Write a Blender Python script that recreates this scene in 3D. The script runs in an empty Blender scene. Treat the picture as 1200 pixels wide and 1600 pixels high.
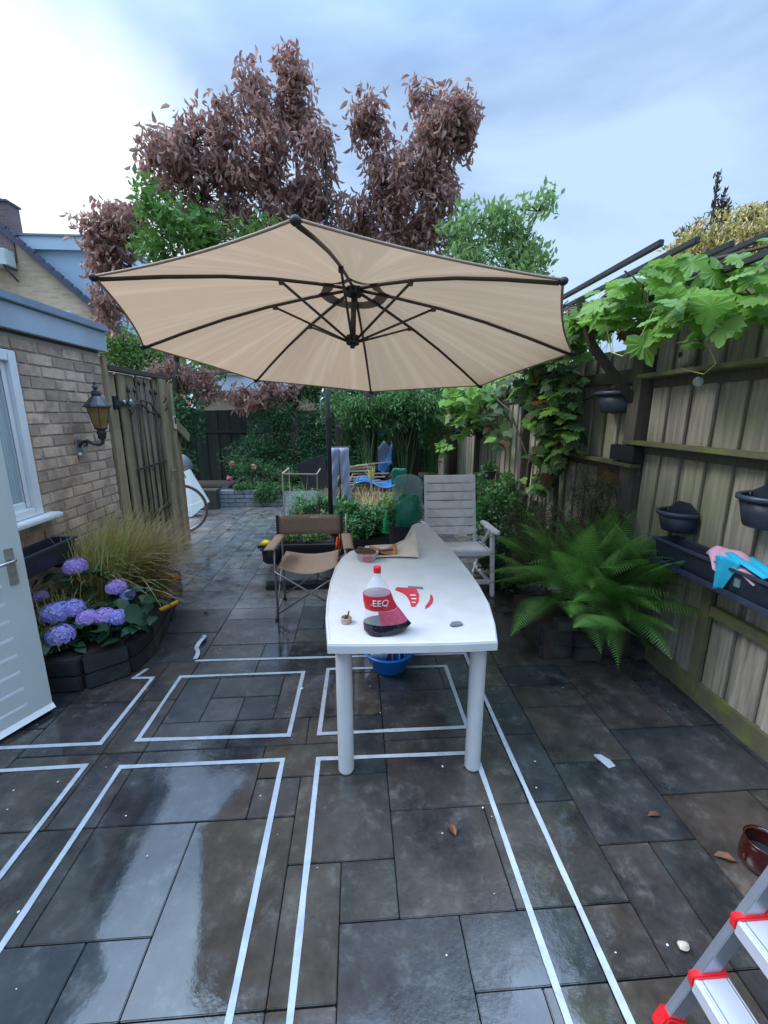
import bpy, bmesh, math, random
import numpy as np
from mathutils import Vector, Matrix, Euler
random.seed(7); RS = np.random.RandomState(11)
S = bpy.context.scene; C = S.collection
PI = math.pi

# ------------------------------------------------------------------ camera, sky, sun, exposure
cam = bpy.data.cameras.new('camera'); cam.sensor_fit = 'VERTICAL'; cam.sensor_height = 24; cam.lens = 10.05
cam.clip_start = .02; cam.clip_end = 500
co = bpy.data.objects.new('camera', cam); C.objects.link(co); S.camera = co
co.location = (0, 0, 1.67); co.rotation_euler = (math.radians(77), 0, math.radians(-3.66))
SUN_EL, SUN_AZ = math.radians(48), math.radians(-85)          # azimuth measured from +Y towards +X
sun = bpy.data.lights.new('sun', 'SUN'); sun.energy = 1.5; sun.angle = math.radians(25); sun.color = (.97, .98, 1)
so = bpy.data.objects.new('sun', sun); C.objects.link(so)
sd = Vector((math.sin(SUN_AZ)*math.cos(SUN_EL), math.cos(SUN_AZ)*math.cos(SUN_EL), math.sin(SUN_EL)))
so.rotation_euler = sd.to_track_quat('Z', 'Y').to_euler()
W = bpy.data.worlds.new('World'); S.world = W; W.use_nodes = True
nt = W.node_tree; N = nt.nodes; L = nt.links; N.clear()
wo = N.new('ShaderNodeOutputWorld'); bg1 = N.new('ShaderNodeBackground'); bg2 = N.new('ShaderNodeBackground')
sky = N.new('ShaderNodeTexSky'); sky.sky_type = 'NISHITA'; sky.sun_disc = False
sky.sun_elevation = SUN_EL; sky.sun_rotation = SUN_AZ; sky.dust_density = 1.5
L.new(sky.outputs[0], bg1.inputs[0]); bg1.inputs[1].default_value = .09
tc = N.new('ShaderNodeTexCoord'); mp = N.new('ShaderNodeMapping'); mp.inputs['Scale'].default_value = (1, 1, 2.6)
L.new(tc.outputs['Generated'], mp.inputs[0])
n1 = N.new('ShaderNodeTexNoise'); n1.inputs['Scale'].default_value = 1.5; n1.inputs['Detail'].default_value = 6; n1.inputs['Roughness'].default_value = .5
n1.inputs['Distortion'].default_value = .3
L.new(mp.outputs[0], n1.inputs[0])
# cloud colour: grey-blue to pale, brighter round the hidden sun
cr = N.new('ShaderNodeValToRGB'); cr.color_ramp.elements[0].position = .40; cr.color_ramp.elements[1].position = .62
cr.color_ramp.elements[0].color = (.30, .47, .78, 1); cr.color_ramp.elements[1].color = (.62, .84, 1.14, 1)
L.new(n1.outputs[0], cr.inputs[0])
dt = N.new('ShaderNodeVectorMath'); dt.operation = 'DOT_PRODUCT'
gd = Vector((math.sin(math.radians(-35))*math.cos(math.radians(15)), math.cos(math.radians(-35))*math.cos(math.radians(15)), math.sin(math.radians(15))))
dt.inputs[1].default_value = gd
nd = N.new('ShaderNodeVectorMath'); nd.operation = 'MULTIPLY_ADD'; nd.inputs[1].default_value = (.20, .20, .20)
n2 = N.new('ShaderNodeTexNoise'); n2.inputs['Scale'].default_value = 2.6; n2.inputs['Detail'].default_value = 4
L.new(tc.outputs['Generated'], n2.inputs[0]); L.new(n2.outputs['Color'], nd.inputs[0]); L.new(tc.outputs['Generated'], nd.inputs[2])
sb = N.new('ShaderNodeVectorMath'); sb.operation = 'SUBTRACT'; sb.inputs[1].default_value = (.10, .10, .10)
L.new(nd.outputs[0], sb.inputs[0]); L.new(sb.outputs[0], dt.inputs[0])
mr = N.new('ShaderNodeMapRange'); mr.interpolation_type = 'SMOOTHSTEP'
mr.inputs['From Min'].default_value = .915; mr.inputs['From Max'].default_value = 1.005; mr.inputs['To Max'].default_value = 1
L.new(dt.outputs['Value'], mr.inputs['Value'])
mx = N.new('ShaderNodeMixRGB'); mx.inputs[2].default_value = (1.22, 1.32, 1.38, 1)
L.new(mr.outputs[0], mx.inputs[0]); L.new(cr.outputs[0], mx.inputs[1])
# cloud deck gets brighter overhead, as overcast does, and is boosted further as fill light
sp = N.new('ShaderNodeSeparateXYZ'); L.new(tc.outputs['Generated'], sp.inputs[0])
mz = N.new('ShaderNodeMapRange'); mz.interpolation_type = 'SMOOTHSTEP'
mz.inputs['From Min'].default_value = .5; mz.inputs['From Max'].default_value = .95; mz.inputs['To Min'].default_value = .56; mz.inputs['To Max'].default_value = 3.1
L.new(sp.outputs[2], mz.inputs['Value'])
L.new(mx.outputs[0], bg2.inputs[0]); L.new(mz.outputs[0], bg2.inputs[1])
ms = N.new('ShaderNodeMixShader'); ms.inputs[0].default_value = .88
L.new(bg1.outputs[0], ms.inputs[1]); L.new(bg2.outputs[0], ms.inputs[2]); L.new(ms.outputs[0], wo.inputs[0])
S.view_settings.view_transform = 'Standard'; S.view_settings.look = 'None'; S.view_settings.exposure = .88; S.view_settings.gamma = 1
S.render.engine = 'CYCLES'
try: S.cycles.max_bounces = 8; S.cycles.transparent_max_bounces = 16
except Exception: pass

# ------------------------------------------------------------------ materials
def nm(name):
    m = bpy.data.materials.new(name); m.use_nodes = True
    b = m.node_tree.nodes['Principled BSDF']; return m, m.node_tree.nodes, m.node_tree.links, b
def mat(name, c1, c2=None, rough=.6, scale=8, stretch=(1, 1, 1), bump=0, bscale=None, rnd=0, c3=None, s3=2, a3=.5, metal=0, spec=.5,
        trans=0, rough2=None, t3=(.5, .62)):
    """noise-mixed colour in world space; rnd varies the tone from object to object; c3 = patches (dirt, algae, moss)"""
    m, n, l, b = nm(name)
    b.inputs['Roughness'].default_value = rough; b.inputs['Metallic'].default_value = metal
    b.inputs['Specular IOR Level'].default_value = spec
    if c2 is None: c2 = tuple(v*.8 for v in c1)
    g = n.new('ShaderNodeNewGeometry'); mp = n.new('ShaderNodeMapping'); mp.inputs['Scale'].default_value = stretch
    l.new(g.outputs['Position'], mp.inputs[0])
    if rnd:
        oi = n.new('ShaderNodeObjectInfo'); cx = n.new('ShaderNodeVectorMath'); cx.operation = 'SCALE'
        cb = n.new('ShaderNodeCombineXYZ')
        for k in range(3): l.new(oi.outputs['Random'], cb.inputs[k])
        l.new(cb.outputs[0], cx.inputs[0]); cx.inputs['Scale'].default_value = 37.
        l.new(cx.outputs[0], mp.inputs['Location'])
    t = n.new('ShaderNodeTexNoise'); t.inputs['Scale'].default_value = scale; t.inputs['Detail'].default_value = 6; t.inputs['Roughness'].default_value = .65
    l.new(mp.outputs[0], t.inputs[0])
    r = n.new('ShaderNodeMapRange'); r.inputs['From Min'].default_value = .32; r.inputs['From Max'].default_value = .68; l.new(t.outputs[0], r.inputs[0])
    x = n.new('ShaderNodeMixRGB'); x.inputs[1].default_value = (*c1, 1); x.inputs[2].default_value = (*c2, 1); l.new(r.outputs[0], x.inputs[0])
    out = x.outputs[0]
    if rnd:
        h = n.new('ShaderNodeHueSaturation'); q = n.new('ShaderNodeMapRange'); q.inputs['To Min'].default_value = 1-rnd; q.inputs['To Max'].default_value = 1+rnd
        l.new(oi.outputs['Random'], q.inputs[0]); l.new(q.outputs[0], h.inputs['Value']); l.new(out, h.inputs['Color']); out = h.outputs[0]
    if c3:
        t3n = n.new('ShaderNodeTexNoise'); t3n.inputs['Scale'].default_value = s3; t3n.inputs['Detail'].default_value = 5; l.new(g.outputs['Position'], t3n.inputs[0])
        q3 = n.new('ShaderNodeMapRange'); q3.inputs['From Min'].default_value = t3[0]; q3.inputs['From Max'].default_value = t3[1]; q3.inputs['To Max'].default_value = a3
        l.new(t3n.outputs[0], q3.inputs[0]); x3 = n.new('ShaderNodeMixRGB'); x3.inputs[2].default_value = (*c3, 1)
        l.new(q3.outputs[0], x3.inputs[0]); l.new(out, x3.inputs[1]); out = x3.outputs[0]
    l.new(out, b.inputs['Base Color'])
    if rough2 is not None:
        q = n.new('ShaderNodeMapRange'); q.inputs['From Min'].default_value = .35; q.inputs['From Max'].default_value = .65
        q.inputs['To Min'].default_value = rough; q.inputs['To Max'].default_value = rough2; l.new(t.outputs[0], q.inputs[0]); l.new(q.outputs[0], b.inputs['Roughness'])
    if bump:
        bt = t
        if bscale:
            bt = n.new('ShaderNodeTexNoise'); bt.inputs['Scale'].default_value = bscale; bt.inputs['Detail'].default_value = 4; l.new(mp.outputs[0], bt.inputs[0])
        bu = n.new('ShaderNodeBump'); bu.inputs['Strength'].default_value = bump; bu.inputs['Distance'].default_value = .004
        l.new(bt.outputs[0], bu.inputs['Height']); l.new(bu.outputs[0], b.inputs['Normal'])
    if trans:
        tr = n.new('ShaderNodeBsdfTranslucent'); l.new(out, tr.inputs[0]); s = n.new('ShaderNodeMixShader'); s.inputs[0].default_value = trans
        o = n['Material Output']; l.new(b.outputs[0], s.inputs[1]); l.new(tr.outputs[0], s.inputs[2]); l.new(s.outputs[0], o.inputs[0])
    return m
def leafmat(name, c1, c2, trans=.35, rough=.5, scale=3, c3=None, a3=.7, s3=9, rnd=0):
    return mat(name, c1, c2, rough=rough, scale=scale, trans=trans, spec=.4, c3=c3, a3=a3, s3=s3, rnd=rnd)
def glass(name, col, rough=.05, alpha=.35, ior=1.45):
    m, n, l, b = nm(name); b.inputs['Base Color'].default_value = (*col, 1); b.inputs['Roughness'].default_value = rough
    b.inputs['Alpha'].default_value = alpha; b.inputs['IOR'].default_value = ior; return m

M = {}
def wet_tiles(name='wet_slate', k=1.):
    m, n, l, b = nm(name)
    g = n.new('ShaderNodeNewGeometry'); oi = n.new('ShaderNodeObjectInfo')
    cb = n.new('ShaderNodeCombineXYZ'); [l.new(oi.outputs['Random'], cb.inputs[k]) for k in range(3)]
    sc = n.new('ShaderNodeVectorMath'); sc.operation = 'MULTIPLY_ADD'; sc.inputs[1].default_value = (31, 17, 23)
    l.new(cb.outputs[0], sc.inputs[0]); l.new(g.outputs['Position'], sc.inputs[2])
    ro = n.new('ShaderNodeValToRGB'); e = ro.color_ramp.elements
    e[0].color = (.040, .048, .056, 1); e[1].color = (.080, .068, .060, 1)
    for p, c in ((.3, (.055, .061, .068, 1)), (.55, (.070, .064, .061, 1)), (.8, (.047, .056, .054, 1))):
        q = e.new(p); q.color = c
    l.new(oi.outputs['Random'], ro.inputs[0])
    t1 = n.new('ShaderNodeTexNoise'); t1.inputs['Scale'].default_value = 5.5; t1.inputs['Detail'].default_value = 8; t1.inputs['Roughness'].default_value = .68; l.new(sc.outputs[0], t1.inputs[0])
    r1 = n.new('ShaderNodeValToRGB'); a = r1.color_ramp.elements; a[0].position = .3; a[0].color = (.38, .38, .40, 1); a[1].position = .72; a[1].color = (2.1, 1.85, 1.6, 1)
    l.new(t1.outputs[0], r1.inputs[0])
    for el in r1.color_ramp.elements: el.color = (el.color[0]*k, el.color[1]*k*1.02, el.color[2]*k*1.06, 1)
    mu = n.new('ShaderNodeMixRGB'); mu.blend_type = 'MULTIPLY'; mu.inputs[0].default_value = 1; l.new(ro.outputs[0], mu.inputs[1]); l.new(r1.outputs[0], mu.inputs[2])
    # lime bloom patches and rusty patches
    t2 = n.new('ShaderNodeTexNoise'); t2.inputs['Scale'].default_value = 11; t2.inputs['Detail'].default_value = 9; t2.inputs['Roughness'].default_value = .75; t2.inputs['Distortion'].default_value = .15; l.new(sc.outputs[0], t2.inputs[0])
    q2 = n.new('ShaderNodeMapRange'); q2.inputs['From Min'].default_value = .54; q2.inputs['From Max'].default_value = .72; q2.inputs['To Max'].default_value = .45; l.new(t2.outputs[0], q2.inputs[0])
    x2 = n.new('ShaderNodeMixRGB'); x2.inputs[2].default_value = (.19, .185, .17, 1); l.new(q2.outputs[0], x2.inputs[0]); l.new(mu.outputs[0], x2.inputs[1])
    t3 = n.new('ShaderNodeTexNoise'); t3.inputs['Scale'].default_value = 3.1; t3.inputs['Detail'].default_value = 5; l.new(sc.outputs[0], t3.inputs[0])
    q3 = n.new('ShaderNodeMapRange'); q3.inputs['From Min'].default_value = .55; q3.inputs['From Max'].default_value = .72; q3.inputs['To Max'].default_value = .5; l.new(t3.outputs[0], q3.inputs[0])
    x3 = n.new('ShaderNodeMixRGB'); x3.inputs[2].default_value = (.060, .042, .034, 1); l.new(q3.outputs[0], x3.inputs[0]); l.new(x2.outputs[0], x3.inputs[1])
    l.new(x3.outputs[0], b.inputs['Base Color'])
    # standing water film against damp stone
    t4 = n.new('ShaderNodeTexNoise'); t4.inputs['Scale'].default_value = 1.15; t4.inputs['Detail'].default_value = 7; t4.inputs['Roughness'].default_value = .62
    l.new(g.outputs['Position'], t4.inputs[0])
    q4 = n.new('ShaderNodeMapRange'); q4.inputs['From Min'].default_value = .47; q4.inputs['From Max'].default_value = .58; q4.inputs['To Min'].default_value = .06; q4.inputs['To Max'].default_value = .30; 
    sx = n.new('ShaderNodeSeparateXYZ'); l.new(g.outputs['Position'], sx.inputs[0])
    def pool(cx, cy, rx, ry, amt):
        v = n.new('ShaderNodeMapping'); v.inputs['Location'].default_value = (-cx/rx, -cy/ry, 0); v.inputs['Scale'].default_value = (1/rx, 1/ry, 0); l.new(g.outputs['Position'], v.inputs[0])
        ln = n.new('ShaderNodeVectorMath'); ln.operation = 'LENGTH'; l.new(v.outputs[0], ln.inputs[0])
        r = n.new('ShaderNodeMapRange'); r.inputs['From Min'].default_value = .5; r.inputs['From Max'].default_value = 1.3; r.inputs['To Min'].default_value = amt; r.inputs['To Max'].default_value = 0; l.new(ln.outputs['Value'], r.inputs[0]); return r.outputs[0]
    prev = t4.outputs[0]
    off_ = n.new('ShaderNodeMath'); off_.operation = 'ADD'; off_.inputs[1].default_value = .06; l.new(prev, off_.inputs[0]); prev = off_.outputs[0]
    for a_ in ((-.78, 1.2, .40, .72, .2), (.05, 2.3, .35, .35, .15), (.6, .85, .3, .2, .12)):
        sb = n.new('ShaderNodeMath'); sb.operation = 'SUBTRACT'; l.new(prev, sb.inputs[0]); l.new(pool(*a_), sb.inputs[1]); prev = sb.outputs[0]
    wet = prev; l.new(wet, q4.inputs[0])
    l.new(q4.outputs[0], b.inputs['Roughness']); b.inputs['Specular IOR Level'].default_value = 1.0
    q5 = n.new('ShaderNodeMapRange'); q5.inputs['From Min'].default_value = .44; q5.inputs['From Max'].default_value = .62; q5.inputs['To Min'].default_value = .05; q5.inputs['To Max'].default_value = .55; l.new(wet, q5.inputs[0])
    t5 = n.new('ShaderNodeTexNoise'); t5.inputs['Scale'].default_value = 60; t5.inputs['Detail'].default_value = 5; l.new(sc.outputs[0], t5.inputs[0])
    bu = n.new('ShaderNodeBump'); bu.inputs['Distance'].default_value = .0022; l.new(q5.outputs[0], bu.inputs['Strength']); l.new(t5.outputs[0], bu.inputs['Height'])
    t6 = n.new('ShaderNodeTexNoise'); t6.inputs['Scale'].default_value = 9; l.new(sc.outputs[0], t6.inputs[0])
    b2 = n.new('ShaderNodeBump'); b2.inputs['Distance'].default_value = .002; b2.inputs['Strength'].default_value = .12; l.new(t6.outputs[0], b2.inputs['Height']); l.new(bu.outputs[0], b2.inputs['Normal'])
    l.new(b2.outputs[0], b.inputs['Normal'])
    return m
M['tile'] = wet_tiles(k=.66); M['tile_path'] = wet_tiles('pale_sheen_path_slate', 1.9)  # path copy is lighter: whitish stone plus wet sheen put into the base colour
M['joint'] = mat('joint_sand', (.02, .02, .018), (.055, .055, .035), rough=.7, scale=40)
M['soil'] = mat('soil', (.03, .022, .015), (.06, .045, .03), rough=.9, scale=25, bump=.8)
M['grassy'] = mat('far_ground', (.05, .07, .03), (.09, .08, .05), rough=.9, scale=3)
M['brick'] = mat('tan_brick', (.56, .42, .32), (.41, .305, .235), rough=.85, scale=18, rnd=.28, bump=.9, bscale=55, c3=(.16, .11, .09), s3=6, a3=.45)
M['mortar'] = mat('mortar', (.46, .42, .37), (.36, .33, .29), rough=.9, scale=30, bump=.6)
M['white_paint'] = mat('white_paint', (.74, .78, .80), (.68, .72, .74), rough=.35, scale=4)
M['door_paint'] = mat('door_paint', (.56, .61, .59), (.52, .57, .55), rough=.35, scale=3, c3=(.38, .42, .36), s3=14, a3=.25, t3=(.6, .75))
M['fascia'] = mat('grey_blue_fascia', (.36, .44, .53), (.33, .40, .48), rough=.5, scale=4, c3=(.2, .26, .3), a3=.3)
M['zinc'] = mat('zinc_trim', (.20, .25, .33), (.16, .21, .27), rough=.45, scale=6)
M['pane'] = mat('window_pane', (.10, .15, .18), (.15, .20, .22), rough=.06, scale=2, spec=.9)
M['blind'] = mat('pleated_blind', (.42, .52, .56), (.36, .46, .5), rough=.6, scale=5)
M['black_metal'] = mat('black_iron', (.012, .014, .017), (.03, .034, .04), rough=.32, scale=20, spec=.6)
M['rust_iron'] = mat('wrought_iron', (.02, .022, .026), (.06, .05, .045), rough=.5, scale=30)
M['amber'] = mat('amber_glass', (.55, .40, .16), (.42, .30, .12), rough=.25, scale=12, trans=.5)
M['lantern_metal'] = mat('lantern_metal', (.035, .035, .045), (.09, .08, .08), rough=.35, scale=12, metal=.5)
M['silver'] = mat('silvery_metal', (.55, .56, .58), (.42, .43, .45), rough=.3, scale=15, metal=.8)
M['plate_metal'] = mat('door_plate_metal', (.42, .42, .38), (.3, .3, .25), rough=.4, scale=14, metal=.5)
M['fence'] = mat('weathered_fence_board', (.47, .41, .32), (.20, .172, .13), rough=.8, scale=5, stretch=(8, 8, .5), rnd=.2, bump=1., c3=(.20, .215, .08), s3=1.5, a3=.55, t3=(.46, .62))
M['fence_low'] = M['fence']
M['fence_post'] = mat('dark_fence_post', (.13, .105, .08), (.06, .05, .04), rough=.8, scale=5, stretch=(7, 7, .45), bump=.8, c3=(.09, .1, .04), s3=2, a3=.5)
M['rail'] = mat('mossy_rail', (.15, .14, .06), (.09, .08, .05), rough=.85, scale=8, bump=.8, c3=(.14, .16, .035), s3=7, a3=.8)
M['dark_wood'] = mat('dark_wood', (.07, .055, .04), (.035, .03, .024), rough=.75, scale=6, stretch=(6, 6, .5), bump=.7, rnd=.2, c3=(.05, .06, .03), s3=3)
M['gate_wood'] = mat('gate_board', (.33, .26, .155), (.17, .13, .08), rough=.75, scale=6, stretch=(6, 6, .5), bump=.7, rnd=.2, c3=(.13, .13, .06), s3=3, a3=.5)
M['orange_wood'] = mat('reddish_shed_board', (.30, .16, .08), (.19, .11, .06), rough=.75, scale=6, stretch=(6, 6, .5), bump=.6, rnd=.2)
M['back_fence'] = mat('dark_back_fence', (.055, .06, .045), (.028, .032, .025), rough=.85, scale=6, stretch=(6, 6, .5), bump=.6, rnd=.25, c3=(.03, .05, .03))
M['sleeper'] = mat('dark_sleeper', (.012, .013, .015), (.026, .026, .025), rough=.55, scale=9, bump=.9, c3=(.07, .07, .06), s3=5, a3=.6, rnd=.15)
M['block'] = mat('grey_block', (.23, .24, .26), (.15, .16, .18), rough=.75, scale=14, rnd=.16, bump=.8, bscale=40)
M['slab'] = mat('concrete_slab', (.075, .07, .062), (.045, .043, .04), rough=.35, scale=9, bump=.7, rnd=.1)
M['white_plastic'] = mat('white_garden_plastic', (.60, .59, .58), (.55, .54, .53), rough=.42, scale=9, c3=(.50, .46, .40), s3=7, a3=.30, bump=.35, bscale=260)
M['chair_plastic'] = mat('chair_plastic', (.88, .85, .83), (.82, .79, .77), rough=.45, scale=6, c3=(.42, .42, .36), s3=8, a3=.35)
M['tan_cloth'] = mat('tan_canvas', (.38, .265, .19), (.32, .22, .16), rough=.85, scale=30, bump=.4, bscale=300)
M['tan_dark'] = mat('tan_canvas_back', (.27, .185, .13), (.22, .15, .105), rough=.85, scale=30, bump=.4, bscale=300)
M['chair_tube'] = mat('grey_steel_tube', (.30, .30, .30), (.22, .22, .22), rough=.35, metal=.6, scale=10)
M['rib'] = mat('bronze_rib', (.035, .027, .025), (.05, .04, .036), rough=.4, scale=10)
M['pole'] = mat('umbrella_pole', (.02, .021, .026), (.035, .035, .04), rough=.3, scale=10)
M['tape'] = mat('masking_tape', (.50, .54, .58), (.38, .42, .46), rough=.55, scale=9, c3=(.3, .32, .34), s3=22, a3=.4, bump=.4, bscale=120)
M['blue_plastic'] = mat('blue_plastic', (.008, .19, .62), (.008, .16, .55), rough=.3, scale=5)
M['towel'] = mat('pale_towel', (.72, .76, .80), (.5, .58, .66), rough=.9, scale=22, bump=.9)
M['navy'] = mat('navy_pack', (.02, .04, .20), (.06, .12, .42), rough=.3, scale=24)
M['red'] = mat('red_print', (.62, .02, .035), (.5, .015, .03), rough=.35, scale=8)
M['red_pale'] = mat('rosy_print', (.50, .05, .10), (.62, .12, .18), rough=.4, scale=90)
M['cap_red'] = mat('red_cap', (.75, .02, .03), rough=.3)
M['clear'] = glass('clear_bottle_plastic', (.80, .84, .88), alpha=.26)
M['cola'] = mat('cola', (.006, .005, .010), (.010, .008, .016), rough=.08, scale=4)
M['white_print'] = mat('white_print', (.8, .78, .78), rough=.5)
M['foil'] = mat('pale_cup_plastic', (.62, .58, .54), (.5, .42, .4), rough=.35, scale=40)
M['sauce'] = mat('orange_brown_food', (.50, .22, .10), (.30, .10, .04), rough=.5, scale=30, bump=.8)
M['dark_food'] = mat('dark_crust', (.06, .03, .02), (.12, .06, .03), rough=.6, scale=30)
M['board'] = mat('pale_plate', (.62, .56, .46), (.52, .45, .34), rough=.5, scale=8)
M['candle'] = mat('patterned_tin', (.5, .36, .26), (.30, .2, .16), rough=.4, scale=60)
M['stone'] = mat('grey_stone', (.12, .13, .14), (.19, .20, .21), rough=.7, scale=50)
M['yellow'] = mat('yellow_plastic', (.85, .60, .01), rough=.35)
M['orange'] = mat('orange_plastic', (.80, .36, .02), (.6, .2, .01), rough=.35, scale=25)
M['redorange'] = mat('red_orange_plastic', (.75, .12, .03), rough=.35)
M['pot'] = mat('dark_blue_grey_pot', (.016, .021, .034), (.032, .040, .055), rough=.42, scale=12, spec=.45)
M['pot_rim'] = mat('worn_pot_rim', (.03, .04, .065), (.05, .06, .09), rough=.4, scale=12)
M['pink'] = mat('pink_cloth', (.72, .40, .48), (.66, .34, .44), rough=.9, scale=40, bump=.4, bscale=300)
M['cyan'] = mat('cyan_cloth', (.02, .47, .66), (.02, .38, .55), rough=.9, scale=40, bump=.4, bscale=300)
M['bat'] = mat('brown_bat', (.17, .08, .03), (.11, .05, .02), rough=.5, scale=14)
M['alu'] = mat('aluminium', (.48, .50, .55), (.40, .42, .48), rough=.33, metal=.75, scale=6, stretch=(1, 6, 1))
M['alu_step'] = mat('aluminium_tread', (.72, .74, .80), (.64, .66, .74), rough=.4, metal=.45, scale=6)
M['red_plastic'] = mat('red_plastic', (.75, .015, .02), rough=.35)
M['red_glass'] = mat('dark_red_glass', (.03, .003, .003), (.05, .005, .004), rough=.1, scale=10, spec=.8)
M['black'] = mat('matt_black', (.012, .012, .014), (.02, .02, .022), rough=.6)
M['fence_black'] = mat('black_batten', (.02, .022, .028), (.035, .036, .042), rough=.5)
M['tyre'] = mat('brown_tyre', (.12, .085, .075), (.08, .06, .055), rough=.7)
M['grey_board'] = mat('pale_grey_board', (.42, .46, .44), (.36, .40, .38), rough=.6, scale=3)
M['tarp'] = mat('blue_tarp', (.02, .14, .42), (.05, .26, .60), rough=.35, scale=5, bump=.8)
M['tarp_pale'] = mat('pale_tarp', (.35, .42, .48), (.2, .25, .32), rough=.4, scale=6)
M['cane'] = mat('pale_cane', (.36, .30, .22), (.26, .2, .14), rough=.7, scale=9, rnd=.3)
M['clear_green'] = glass('greenish_clear_sheet', (.30, .48, .46), rough=.15, alpha=.35)
M['green_bag'] = glass('green_bag_plastic', (.02, .20, .12), rough=.25, alpha=.85)
M['green_bottle'] = glass('green_bottle', (.01, .30, .10), rough=.08, alpha=.75)
M['ac'] = mat('air_unit_shell', (.58, .64, .62), (.5, .56, .54), rough=.5, scale=4)
M['dormer'] = mat('pale_blue_dormer', (.40, .52, .63), (.36, .48, .59), rough=.5, scale=2)
M['dormer_top'] = mat('dormer_fascia', (.50, .62, .72), (.46, .58, .67), rough=.5, scale=2)
M['roof'] = mat('roof_verge', (.05, .055, .085), (.08, .08, .11), rough=.6, scale=4)
M['tiles_roof'] = mat('roof_tiles', (.10, .075, .07), (.15, .10, .085), rough=.7, scale=3)
M['bark_dark'] = mat('dark_trunk_bark', (.028, .022, .018), (.014, .012, .010), rough=.9, scale=9, stretch=(3, 3, .6), bump=.9)
M['bark'] = mat('bark', (.095, .07, .05), (.045, .035, .028), rough=.85, scale=9, stretch=(3, 3, .6), bump=.9)
M['twig'] = mat('twig', (.07, .045, .035), (.04, .028, .022), rough=.8)
M['vine_wood'] = mat('vine_stem', (.05, .035, .028), (.09, .06, .04), rough=.85, scale=12)
M['tendril'] = mat('tendril', (.42, .46, .12), (.34, .38, .1), rough=.5)
M['brown_leaf'] = leafmat('dry_brown_leaf', (.46, .25, .20), (.25, .135, .12), trans=.45, c3=(.60, .41, .32), a3=.75, s3=6, scale=5)
M['fallen_leaf'] = mat('fallen_leaf', (.20, .075, .03), (.10, .04, .02), rough=.35, scale=30)
M['green_leaf'] = leafmat('fresh_green_leaf', (.13, .28, .05), (.08, .18, .035), c3=(.20, .34, .08))
M['right_leaf'] = leafmat('grey_green_leaf', (.27, .42, .14), (.18, .31, .10), trans=.5, c3=(.28, .42, .15))
M['dark_leaf'] = leafmat('dark_evergreen_leaf', (.07, .18, .07), (.036, .10, .044), trans=.35, c3=(.10, .21, .07), a3=.6, s3=3)
M['mid_leaf'] = leafmat('mid_green_leaf', (.11, .25, .07), (.06, .155, .05), c3=(.10, .17, .05), a3=.6, s3=3)
M['herb_leaf'] = leafmat('herb_leaf', (.10, .27, .10), (.06, .17, .065), c3=(.12, .25, .05), s3=12)
M['lime_leaf'] = leafmat('lime_leaf', (.13, .27, .05), (.08, .18, .04), c3=(.24, .34, .10), s3=10)
M['conifer'] = leafmat('golden_conifer', (.72, .56, .18), (.45, .40, .13), trans=.2, c3=(.45, .28, .16), s3=2.5)
M['conifer_in'] = leafmat('conifer_green', (.12, .17, .07), (.03, .06, .03), trans=.15)
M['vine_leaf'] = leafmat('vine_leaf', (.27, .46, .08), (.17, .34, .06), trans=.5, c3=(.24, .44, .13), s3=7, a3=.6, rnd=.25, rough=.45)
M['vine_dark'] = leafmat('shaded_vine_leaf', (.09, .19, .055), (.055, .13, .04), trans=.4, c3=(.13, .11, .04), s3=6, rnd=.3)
M['vine_red'] = leafmat('turning_vine_leaf', (.17, .085, .04), (.12, .10, .04), trans=.4, c3=(.20, .03, .02), s3=7, a3=.6, rnd=.2)
M['fern'] = leafmat('fern_leaf', (.18, .36, .07), (.10, .24, .05), trans=.45, rnd=.45, c3=(.09, .17, .04))
M['fennel'] = leafmat('fine_brownish_foliage', (.075, .10, .035), (.10, .085, .04), trans=.2)
M['hyd_leaf'] = leafmat('hydrangea_leaf', (.035, .10, .045), (.02, .065, .03), trans=.25, rnd=.3)
M['blade'] = leafmat('golden_grass_blade', (.62, .54, .20), (.38, .42, .13), trans=.3, c3=(.36, .27, .12), s3=4)
M['dry_blade'] = leafmat('dry_grass_blade', (.66, .48, .27), (.46, .31, .17), trans=.3, c3=(.15, .16, .05), s3=4)
M['petal_b'] = leafmat('blue_petal', (.33, .38, .82), (.45, .40, .84), trans=.3, c3=(.52, .42, .85), s3=22, scale=14)
M['petal_p'] = leafmat('purple_petal', (.52, .34, .78), (.60, .44, .84), trans=.3, c3=(.60, .48, .88), s3=22, scale=14)
M['rose'] = leafmat('pink_rose_petal', (.60, .14, .24), (.5, .1, .18), trans=.2)
M['rose_pale'] = leafmat('faded_rose_petal', (.50, .30, .20), (.55, .22, .18), trans=.2)
M['far_white'] = mat('far_white_wall', (.55, .60, .66), (.48, .54, .60), rough=.6, scale=1)

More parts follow.
